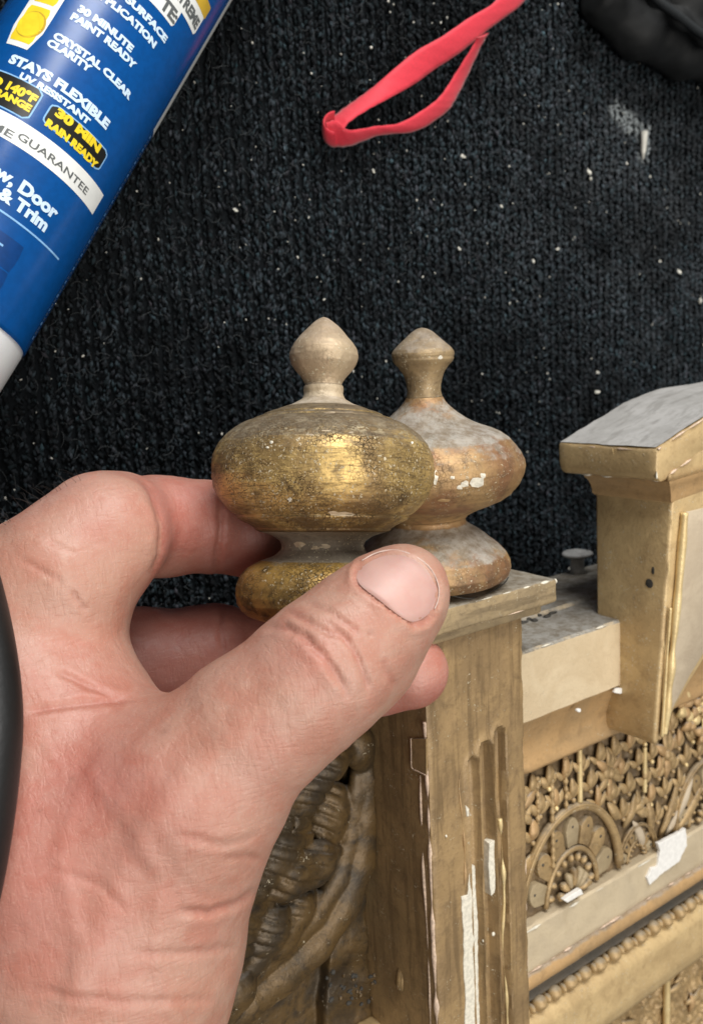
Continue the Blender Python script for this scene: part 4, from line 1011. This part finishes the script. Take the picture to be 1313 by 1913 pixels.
# own skin colour: ruddier finger joints and palm side, paler thumb
base = np.array([.455, .268, .198])
ruddy = np.array([.425, .178, .140])
def blob(cu, cv, ru, rv): return np.exp(-((u - cu) / ru) ** 2 - ((v - cv) / rv) ** 2)
k = .12 + .9 * blob(350, 980, 140, 110) * (d > 182) + .55 * blob(470, 1030, 80, 70) * (d > 195) + .75 * ((d > 196) & (v > 1090)) * 1.0 + .75 * blob(40, 1580, 260, 360) + .40 * blob(260, 1480, 140, 80) + .3 * blob(560, 1230, 90, 60) + .3 * blob(200, 960, 160, 80)
k = np.clip(k + .18 * fbm(V, 14, 71), 0, 1)[:, None]
colr = base * (1 - k) + ruddy * k
fr = np.clip(red, 0, 1)[:, None] * .6  # creases: redness plus shade put into the skin colour
colr = colr * (1 - fr) + np.array([.40, .16, .12]) * fr
for cu, cv, r_, a_ in ((305, 1365, 9, .35), (135, 1455, 6, .4), (75, 1515, 6, .4), (530, 1310, 14, .2), (380, 1390, 30, .14), (225, 1330, 18, .14), (690, 1183, 7, .25), (270, 1290, 14, .12)):
    s_ = (np.exp(-((u - cu) / r_) ** 2 - ((v - cv) / (r_ * .8)) ** 2) * a_ * (d < 185))[:, None]; colr = colr * (1 - s_) + np.array([.22, .10, .07]) * s_
wrist = thing('hand', 'bare left hand pinching the loose finial by its foot', 'hand', tuple(EYE + MW @ cam_mm(140, 1990, 174)))
me = raw_mesh('skin_surface', (V @ MW.T + EYE) - ORIG[wrist.name], Q)
ca = me.color_attributes.new('tint', 'FLOAT_COLOR', 'POINT'); cc = np.ones((len(V), 4), np.float32); cc[:, :3] = colr; ca.data.foreach_set('color', cc.ravel())
skin = link('skin_surface', me, M['skin'], wrist)
# thumbnail: a curved plate laid on the thumb
def nail_plate():
    outline = np.array(NAIL, float); c = outline.mean(0)
    near = np.where((d < 182) & (u > 640) & (u < 850) & (v > 1000) & (v < 1200) & (N[:, 2] > -.1))[0]
    cu_, cv_, cz_ = cproj(V[near]); cz_ = V[near][:, 2]
    def skin_z(q):
        w_ = np.exp(-((cu_ - q[0]) ** 2 + (cv_ - q[1]) ** 2) / (2 * 9.0 ** 2)); return (w_ * cz_).sum() / w_.sum()
    rings = 9; n = 64; lin = []
    tt = np.linspace(0, len(outline), n, endpoint=False)
    pts = np.array([outline[int(t_) % len(outline)] * (1 - t_ % 1) + outline[(int(t_) + 1) % len(outline)] * (t_ % 1) for t_ in tt])
    for _ in range(7): pts = (np.roll(pts, 1, 0) + 2 * pts + np.roll(pts, -1, 0)) / 4
    VV = []
    for i in range(rings + 1):
        s = i / rings
        for p in pts:
            q = c + (p - c) * s; x, y = q - c
            z = skin_z(q) + .72 - .30 * s ** 4 - .35 * max(0, s - .93) / .07
            VV.append(cam_mm(q[0], q[1], -z))
    VV = np.array(VV); Fc = []
    for i in range(rings):
        for j in range(n):
            a, b = i * n + j, i * n + (j + 1) % n
            Fc.append((a, a + n, b + n, b))
    q_ = np.array([c + (p - c) * (i / rings) for i in range(rings + 1) for p in pts]); a_ = ((q_ - c) @ np.array([.72, -.69])) / 66
    return VV @ MW.T + EYE, Fc, a_
Vn, Fn, na = nail_plate()
nm = bpy.data.objects.new('thumbnail', raw_mesh('thumbnail', Vn - ORIG[wrist.name], Fn)); COL.objects.link(nm); nm.parent = wrist; nm.data.materials.append(M['nail'])
nc_ = np.array([.55, .335, .29])[None] * (1 - .10 * np.abs(na)[:, None]); lun = np.clip((-na - .55) * 4, 0, 1)[:, None] * .6; fre = np.clip((na - .86) * 9, 0, 1)[:, None] * .6
nc_ = nc_ * (1 - lun) + np.array([.62, .45, .40]) * lun; nc_ = nc_ * (1 - fre) + np.array([.66, .54, .45]) * fre
ca = nm.data.color_attributes.new('tint', 'FLOAT_COLOR', 'POINT'); cc = np.ones((len(na), 4), np.float32); cc[:, :3] = nc_; ca.data.foreach_set('color', cc.ravel())
# pale free edge along the tip of the thumbnail
fe = []
for (uu, vv_) in smooth_path(np.array([(p[0], p[1], 0) for p in NAIL[9:] + NAIL[:1]], float), 46)[:, :2]:
    c0 = np.array(NAIL, float).mean(0); q = c0 + (np.array((uu, vv_)) - c0) * 1.0
    k_ = np.argmin((u - q[0]) ** 2 + (v - q[1]) ** 2 + 1e4 * ((d > 180) | (N[:, 2] < -.1)))
    fe.append(cam_mm(q[0], q[1], -V[k_][2] + .05))
Vt, Ft = tube(smooth_path(np.array(fe)[::4], 50) @ MW.T + EYE, .12, 6)
link('nail_free_edge', raw_mesh('nail_free_edge', Vt - ORIG[wrist.name], Ft), M['nail_edge'], wrist)
# middle fingernail, only its rim shows below the fingertip
a, b = cam_mm(690, 1254, 210), cam_mm(772, 1254, 206.8); ax = (b - a) / np.linalg.norm(b - a)
e1 = np.cross(ax, (0, 0, 1.)); e1 /= np.linalg.norm(e1); e2 = np.cross(ax, e1)
VV = []; ni, nj = 14, 16
for i in range(ni):
    s = i / (ni - 1)
    for j in range(nj):
        an = math.radians(-8 + 150 * j / (nj - 1)); taper = math.sqrt(max(0, 1 - (s * .93) ** 4)) if s > .3 else 1
        rr = (9.6 - 1.0 * s) * (1.0 if taper > .99 else taper) + .18
        VV.append(a + (b - a) * (.15 + 1.0 * s) + rr * (e1 * math.cos(an) * (1 if e1[1] < 0 else -1) + e2 * math.sin(an) * (1 if e2[2] < 0 else -1)))
Fc = [(i * nj + j, i * nj + j + 1, (i + 1) * nj + j + 1, (i + 1) * nj + j) for i in range(ni - 1) for j in range(nj - 1)]
o = link('fingernail', raw_mesh('fingernail', (np.array(VV) @ MW.T + EYE) - ORIG[wrist.name], Fc), M['nail_edge'], wrist)
so = o.modifiers.new('thick', 'SOLIDIFY'); so.thickness = .35 * S; so.offset = 0
# fine hairs on the back of the index finger
hp = []
for k_ in range(26):
    t_ = random.random(); uu, vv_ = 8 + 150 * t_, 985 - 90 * t_ ** .8
    i_ = np.argmin((u - uu) ** 2 + (v - vv_) ** 2)
    p = V[i_]; dr = N[i_] * .7 + np.array([-.5 + random.uniform(-.5, .7), .25 + random.uniform(-.3, .3), -.1]); L = random.uniform(1.6, 4.2)
    path = np.array([p + dr * L * s + np.array([-.5, -.3, 0]) * L * s * s * random.uniform(.1, .6) for s in np.linspace(0, 1, 6)])
    hp.append(tube(path @ MW.T + EYE, np.linspace(.035, .012, 6), 4))
Vh, Fh = join(hp); o = link('finger_hair', raw_mesh('finger_hair', Vh - ORIG[wrist.name], Fh), M['hair'], wrist); tag(o, kind='stuff')

# ================================================================== THE CAULK TUBE
TR, TZ = 21.9, 22.6
ta, tb_ = onz(237, 0, TZ), onz(-105, 559, TZ)
adir = (ta - tb_) / np.linalg.norm(ta - tb_)                # towards the upper end
tube_o = tb_
side = np.cross(adir, (0, 0, 1.)); side /= np.linalg.norm(side)
upv = np.cross(side, adir)
def cyl_hit(uu, vv_):
    r = ray(uu, vv_); o = EYE - tube_o
    oo = o - o.dot(adir) * adir; rr = r - r.dot(adir) * adir
    A, B, Cc = rr.dot(rr), 2 * oo.dot(rr), oo.dot(oo) - TR ** 2
    D = B * B - 4 * A * Cc
    tq = (-B - math.sqrt(max(D, 0))) / (2 * A); p = o + tq * r
    return p.dot(adir), math.atan2(p.dot(side), p.dot(upv)) * TR
def cyl_pt(s, t_, dr=0.0):
    a = t_ / TR; return tube_o + adir * s + (TR + dr) * (math.sin(a) * side + math.cos(a) * upv)
ct = thing('caulk_tube', 'blue caulk tube with white and yellow lettering lying on carpet', 'caulk tube', tuple(tube_o * np.array([1, 1, 0])))
def cyl_lathe(prof, n=72):
    V = []; Fc = []
    for s, r in prof:
        for j in range(n):
            a = 2 * math.pi * j / n; V.append(tube_o + adir * s + r * (math.sin(a) * side + math.cos(a) * upv))
    for i in range(len(prof) - 1):
        for j in range(n): Fc.append((i * n + j, i * n + (j + 1) % n, (i + 1) * n + (j + 1) % n, (i + 1) * n + j))
    Fc.append(tuple(range(n))[::-1]); Fc.append(tuple((len(prof) - 1) * n + j for j in range(n)))
    return np.array(V), Fc
s_end = cyl_hit(14, 622)[0]
s_top = s_end + 200
build('label_body', *cyl_lathe([(s_end, TR - .6), (s_end + .2, TR)] + [(s, TR) for s in np.linspace(s_end + 1, s_top, 12)]), M['blue'], ct, ORIG[ct.name])
build('end_cap', *cyl_lathe([(s_end - 16, 4), (s_end - 16, TR - 3.2), (s_end - 15.4, TR - 1.4), (s_end - 14, TR - .7), (s_end - 1.2, TR - .35), (s_end + .1, TR - .5)]), M['cap_white'], ct, ORIG[ct.name])
def cyl_patch(name, s0, s1, t0, t1, mat, dr=.05, rc=0.0, parent=None, ns=10, nt=24):
    V = []; 
    for i in range(ns):
        for j in range(nt):
            fs, ft = i / (ns - 1), j / (nt - 1); s = s0 + (s1 - s0) * fs; t_ = t0 + (t1 - t0) * ft
            if rc:
                ds = min(s - s0, s1 - s)
                if ds < rc:
                    ins = rc - math.sqrt(max(0, rc * rc - (rc - ds) ** 2)); t_ = t0 + ins + (t1 - t0 - 2 * ins) * ft
            V.append(cyl_pt(s, t_, dr))
    Fc = [(i * nt + j, i * nt + j + 1, (i + 1) * nt + j + 1, (i + 1) * nt + j) for i in range(ns - 1) for j in range(nt - 1)]
    return build(name, np.array(V), Fc, mat, parent or ct, ORIG[(parent or ct).name])
def text(txt, uv0, uv1, height, mat, dr=.10, bold=.06, parent=None, name='lettering', upper_uv=None):
    """Print wrapped round the tube: baseline from the view point uv0 to uv1, letters of the given height in mm."""
    s0, t0 = cyl_hit(*uv0); s1, t1 = cyl_hit(*uv1); s = (s0 + s1) / 2
    cu = bpy.data.curves.new('lettering', 'FONT'); cu.body = txt; cu.size = 1.0; cu.offset = bold; cu.resolution_u = 3
    tmp = bpy.data.objects.new('lettering', cu); COL.objects.link(tmp)
    bpy.context.view_layer.update()
    dg = bpy.context.evaluated_depsgraph_get(); mm = bpy.data.meshes.new_from_object(tmp.evaluated_get(dg))
    bm = bmesh.new(); bm.from_mesh(mm)
    bmesh.ops.subdivide_edges(bm, edges=[e for e in bm.edges if e.calc_length() > .35], cuts=2)
    bmesh.ops.triangulate(bm, faces=bm.faces)
    bm.verts.index_update()
    W = np.array([v_.co[:] for v_ in bm.verts]); Fc = [tuple(v_.index for v_ in f.verts) for f in bm.faces]; bm.free()
    bpy.data.objects.remove(tmp); bpy.data.meshes.remove(mm)
    w = W[:, 0].max() - W[:, 0].min(); x = (W[:, 0] - W[:, 0].min()) / w; y = W[:, 1] / .70
    V = np.array([cyl_pt(s + yy * height, t0 + (t1 - t0) * xx, dr) for xx, yy in zip(x, y)])
    return build(name, V, Fc, mat, parent or ct, ORIG[(parent or ct).name], smooth=False)
# label print, top to bottom
pale = text
text('SURFACE', (233, 2), (308, 80), 1.7, M['ink_white'])
text('APPLICATION', (173, -18), (284, 96), 1.7, M['ink_white'])
text('30 MINUTE', (143, 22), (246, 96), 1.7, M['ink_white'])
text('PAINT READY', (131, 35), (250, 130), 1.7, M['ink_white'])
text('CRYSTAL CLEAR', (99, 70), (241, 188), 1.7, M['ink_white'])
text('CLARITY', (87, 83), (167, 137), 1.7, M['ink_white'])
text('STAYS FLEXIBLE', (15, 117), (199, 241), 2.2, M['ink_white'])
text('UV RESISTANT', (35, 146), (165, 233), 1.5, M['ink_white'])
# yellow picture panel
s0, t0 = cyl_hit(8, 80); s1, t1 = cyl_hit(60, 92); sB = min(s0, s1) - .0
tl = t0 - .4; tr_ = cyl_hit(66, 88)[1]
pan = cyl_patch('picture_panel', sB, sB + 46, tl, tr_, M['band_white'], .05, 1.2)
for k_ in range(4):
    sq = cyl_patch('picture_square', sB + 1.4 + k_ * 11.2, sB + 11.4 + k_ * 11.2, tl + 1.1, tr_ - 1.1, M['yellow'], .09, .4, pan)
    tm = (tl + tr_) / 2; V = []
    for rr_, m_, dr_ in ((3.7, 'ochre', .12), (3.4, 'yellow', .15)):
        V = [cyl_pt(sB + 6.4 + k_ * 11.2 + (rr_ * math.sin(a)), tm + rr_ * math.cos(a) * .95 + (.25 if m_ == 'ochre' else 0), dr_) for a in np.linspace(0, 2 * math.pi, 32, endpoint=False)]
        build('picture_dot', np.array(V), [tuple(range(32))], M[m_] if k_ != 1 else M['grey_ink' if m_ == 'ochre' else 'band_white'], sq, ORIG[sq.name], smooth=False)
# badges
def badge(uvs, lines):
    st = [cyl_hit(*q) for q in uvs]; s_lo = min(q[0] for q in st); s_hi = max(q[0] for q in st) + .9; t_lo = min(q[1] for q in st); t_hi = max(q[1] for q in st)
    rim = cyl_patch('badge', s_lo - .35, s_hi + .35, t_lo - .35, t_hi + .35, M['blue_mid'], .04, 1.3)
    cyl_patch('badge_face', s_lo, s_hi, t_lo, t_hi, M['badge'], .08, 1.1, rim)
    for tx, a_, b_, hh in lines: text(tx, a_, b_, hh, M['yellow'], .13, .065, rim)
badge([(95, 203), (85, 230), (183, 318), (196, 290)], [('30 MIN', (101, 216), (184, 284), 2.0), ('RAIN READY', (83, 234), (178, 315), 1.7)])
badge([(-60, 150), (-66, 175), (62, 205), (74, 176)], [('-40 TO 140\u00b0F', (-62, 155), (70, 187), 2.0), ('APPLICATION RANGE', (-95, 172), (57, 207), 1.6)])
# white guarantee band
sA, tA = cyl_hit(95, 262); sC, tC = cyl_hit(72, 300)
bt1 = cyl_hit(178, 392)[1]
cyl_patch('guarantee_band', sC, sA, -TR * 1.35, bt1, M['band_white'], .05, 0, None, 6, 60)
text('GUARANTEE', (32, 258), (160, 365), 1.75, M['grey_ink'], .11, .015)
text('LIFETIME', (-100, 222), (28, 250), 1.75, M['grey_ink'], .11, .015)
text('Window, Door', (-118, 300), (112, 393), 2.9, M['ink_white'], .1, .05)
text('& Trim', (-6, 368), (84, 432), 2.8, M['ink_white'], .1, .05)
sL, tL = cyl_hit(50, 427)
cyl_patch('label_line', sL - .35, sL + .1, -TR * 1.2, cyl_hit(104, 495)[1], M['blue_mid'], .06, 0, None, 3, 60)
for k_ in range(4):
    for j_ in range(3):
        wp = cyl_patch('window_print', sL - 3.5 - 7.2 * (j_ + 1), sL - 3.9 - 7.2 * j_, -26 + 8.2 * k_, -18.8 + 8.2 * k_, M['blue_dark'], .04, .3, None, 4, 10)
cyl_patch('pale_line', sL - 6.8, sL - 6.3, -6, 1.5, M['blue_mid'], .07, 0, None, 3, 10)  # short pale blue line laid across the window picture
# product logo panel and pale side panel near the edge
sQ, tQ = cyl_hit(322, 52); lg = cyl_patch('logo_panel', sQ, sQ + 7.5, cyl_hit(275, 0)[1] - 12, tQ, M['band_white'], .05, .5)
sP, tP = cyl_hit(362, 66); lg2 = cyl_patch('logo_panel', sP - .2, sP + 9, tQ - 4, tP, M['band_white'], .07, .5)
text('TE:', (297, 12), (326, 44), 3.0, M['grey_ink'], .12, .05, lg)
text('XTREME', (322, -22), (362, 60), 2.6, M['grey_ink'], .14, .05, lg2)
sO, tO = cyl_hit(383, 34); cyl_patch('ochre_tag', sO - .5, sO + 3.2, tO - 9, tO, M['ochre'], .1, .3)
edge_t = TR * (math.pi / 2 + .12)
te = cyl_hit(396, 42)[1]
sS = cyl_hit(285, 225)[0]
cyl_patch('side_panel', sS, s_top - 2, te + 3.0, te + 12, M['band_white'], .05, 0, None, 8, 16)
for k_ in range(46):
    s_ = sS - 1.5 - k_ * 1.35
    if s_ > s_end + 2: cyl_patch('small_print', s_ - .8, s_, te + 3.4 + (k_ % 2) * .2, te + 4.2, M['grey_ink'] if k_ % 3 else M['blue_mid'], .05, 0, None, 2, 4)

# ================================================================== THE RED RIBBON
def ribbon(name, st, parent=None, mat=None, th=.7):
    A = smooth_path([tuple(onz(*s[0], s[2])) for s in st], 60); B = smooth_path([tuple(onz(*s[1], s[3])) for s in st], 60)
    n = len(A); w = 7; V = []
    for i in range(n):
        T = (A[min(i + 1, n - 1)] + B[min(i + 1, n - 1)] - A[max(i - 1, 0)] - B[max(i - 1, 0)]); T /= np.linalg.norm(T)
        W = B[i] - A[i]; W /= np.linalg.norm(W); Nn = np.cross(T, W); Nn /= np.linalg.norm(Nn)
        for sgn in (1, -1):
            for j in range(w):
                f = j / (w - 1); bow = .35 * math.sin(f * math.pi)
                V.append(A[i] + (B[i] - A[i]) * f + Nn * (sgn * th / 2 * (.4 + .6 * math.sin(f * math.pi) ** .4) + bow) + .12 * Nn * math.sin(i * 1.7 + j))
    k = 2 * w; Fc = []
    for i in range(n - 1):
        a, b = i * k, (i + 1) * k
        for j in range(w - 1):
            Fc.append((a + j, a + j + 1, b + j + 1, b + j)); Fc.append((a + w + j, b + w + j, b + w + j + 1, a + w + j + 1))
        Fc.append((a, b, b + w, a + w)); Fc.append((a + w - 1, a + 2 * w - 1, b + 2 * w - 1, b + w - 1))
    Fc.append(tuple(range(w)) + tuple(range(2 * w - 1, w - 1, -1)))
    return np.array(V), Fc
rb = thing('red_ribbon', 'looped red cloth ribbon lying on the dark carpet', 'ribbon', tuple(onz(720, 180, 0)))
up = [((950, -55), (1010, -60), 14, 13), ((927, 0), (981, 0), 13, 12), ((875, 34), (918, 50), 12, 11), ((824, 69), (860, 97), 11, 10), ((778, 95), (812, 129), 9, 8.5), ((732, 132), (772, 158), 7, 8), ((700, 160), (722, 186), 5, 8), ((668, 184), (688, 204), 3.5, 8), ((640, 204), (652, 228), 2.5, 8), ((618, 222), (640, 246), 2.5, 7)]
lw = [((890, 70), (912, 62), 11.5, 10), ((884, 84), (898, 86), 10, 8), ((852, 135), (872, 143), 7, 4.5), ((826, 175), (850, 186), 6, 3.5), ((801, 198), (832, 210), 5.5, 3), ((749, 229), (778, 244), 5, 2.5), ((703, 236), (708, 253), 5.5, 2.2), ((652, 243), (656, 272), 7, 2.0), ((628, 226), (628, 274), 8, 2.0), ((609, 230), (611, 268), 8, 2.2)]
build('upper_strand', *ribbon('u', up), M['red'], rb, onz(800, 110, 9))
build('lower_strand', *ribbon('l', lw), M['red'], rb, onz(780, 230, 4))
fold = []
for a in np.linspace(math.radians(100), math.radians(262), 12):
    fold.append(((628 + 23 * math.cos(a), 249 + 20 * math.sin(a) - 22), (630 + 24 * math.cos(a), 252 + 18 * math.sin(a) + 6), 7.5, 2.2))
build('folded_end', *ribbon('f', fold), M['red'], rb, onz(625, 245, 4))

# ================================================================== SOFT BLACK BAG IN THE CORNER
def bag():
    o_ = onz(1290, 20, 0); lo, hi, h = o_ + (-80, -70, 1.5), o_ + (120, 110, 46), 1.2
    P = grid3(lo, hi, h)
    def ch(L): return sd_chain(P, [tuple(onz(u_, v_, z_)) + (r_,) for u_, v_, z_, r_ in L], 6)
    d_ = ch([(1060, -110, 8, 9), (1120, -10, 8, 9), (1185, 58, 8, 9), (1270, 100, 8, 9), (1390, 125, 8, 9), (1500, 135, 8, 8)])
    d_ = smin(d_, ch([(1210, -80, 16, 12), (1270, 5, 17, 12), (1340, 50, 17, 12), (1460, 70, 17, 12)]), 3)
    d_ = smin(d_, ch([(1300, -90, 20, 18), (1400, -30, 20, 18), (1520, 0, 20, 18)]), 8)
    rdg = ch([(1175, -60, 24, 2.6), (1222, -4, 26, 2.6), (1270, 34, 26, 2.5), (1322, 72, 25, 2.6), (1400, 105, 22, 2.6)])
    d_ = smin(d_, rdg, 3)
    V, Q = surface_nets((d_ + 0 * P[2]).astype(np.float32), np.asarray(lo), h); V = relax(V, Q, 3); N_ = vnormals(V, Q)
    return V + N_ * (.9 * fbm(V, 18, 301) + .25 * fbm(V, 5, 303))[:, None], Q
V, Q = bag(); V[:, 2] = np.maximum(V[:, 2], 1.2)
bg = thing('black_bag', 'soft black bag edge lying in the corner beside the white smear', 'bag', tuple(onz(1290, 20, 0)))
build('bag_body', V, Q, M['black'], bg, ORIG[bg.name])
sp = smooth_path([tuple(onz(u_, v_, z_)) for u_, v_, z_ in ((1175, -62, 27), (1222, -6, 29.0), (1270, 32, 29.0), (1322, 70, 28), (1400, 103, 25))], 40)
build('bag_lit_rim', *tube(sp, 1.5, 10), M['lit_rim'], bg, ORIG[bg.name])  # paler roll that puts the rim's highlight into its colour

# ================================================================== BLACK STRAP NEXT TO THE HAND
def hand_depth(uu, vv_):
    m_ = ((u - uu) ** 2 + (v - vv_) ** 2 < 900); return d[m_].min() if m_.any() else 150
path = [(-75, 1010), (-42, 1130), (-22, 1240), (-14, 1345), (-22, 1450), (-38, 1560), (-62, 1680), (-100, 1800)]
pts = [px(a_, b_, hand_depth(max(a_, 5), b_) - 5.5) for a_, b_ in path]
ws = thing('wrist_strap', 'thick black rubber strap pressed against the back of the hand', 'strap', tuple(pts[0]))
build('strap_cord', *tube(smooth_path(pts, 60), 4.9, 24), M['rubber'], ws, pts[0])

# ================================================================== CRUMBS ON THE CARPET
def crumb_mesh(sd):
    V, Fc = ellipsoid((0, 0, 0), (1, .8, .6), 0, 8, 6); r = np.random.default_rng(sd)
    return V * (1 + .55 * fbm(V * 1.6 + sd * 10, 1, sd))[:, None] * (1, .8, .75), Fc
spots = [(1100, 322, 1.7), (1103, 334, 1.2), (1170, 305, 1.1), (1214, 330, 1.0), (1268, 508, 1.6), (1232, 488, 1.1), (1041, 465, 1.2), (865, 292, 1.4), (858, 465, 1.0), (996, 488, 1.1), (440, 392, 1.2), (1116, 732, 1.5), (1307, 562, 1.8), (1116, 696, 1.2), (936, 385, 1.1), (698, 320, 1.0)]
meshes = [raw_mesh('plaster_crumb', *crumb_mesh(k_)) for k_ in range(4)]
for me_ in meshes: me_.materials.append(M['crumb']); me_.polygons.foreach_set('use_smooth', np.zeros(len(me_.polygons), bool))
for i, (uu, vv_, s_) in enumerate(spots):
    s_ *= .72; p = onz(uu, vv_, .75); o = link('plaster_crumb', meshes[i % 4], None, None, p); o.scale = (s_ * random.uniform(.8, 1.2), s_ * 1.2, s_)
    o.rotation_euler = (random.random() * .6, random.random() * .6, random.random() * 3)
    tag(o, 'small white plaster crumb lying on the dark carpet', 'crumb', 'plaster crumbs on the carpet')
# pointed sliver of dried plaster at the end of the smear
p0, p1 = onz(1203, 245, 2.2), onz(1200, 298, 1.6); sl = build('plaster_sliver', *tube([p0, p0 * .7 + p1 * .3, p0 * .3 + p1 * .7, p1], [1.5, 1.35, 1.1, .3], 8), M['crumb'], None, p0)
tag(sl, 'pointed white plaster sliver at the end of the chalky smear', 'plaster sliver')
cr = []
for k_ in range(420):
    uu, vv_ = random.uniform(-20, 1340), random.uniform(-20, 1120)
    if uu < 420 and random.random() < .5: continue
    p = onz(uu, vv_, random.uniform(.9, 1.5)); V, Fc = ellipsoid(p, np.array((random.uniform(.12, .34), random.uniform(.12, .4), .2)) * random.choice([1, 1, 1, 1.5]), random.random() * 3, 6, 4)
    cr.append((V, Fc))
V, Fc = join(cr); o = build('crumb_specks', V, Fc, M['crumb'], None, (200, 0, 0)); tag(o, 'fine pale specks of plaster dust scattered over the carpet', 'specks', kind='stuff')
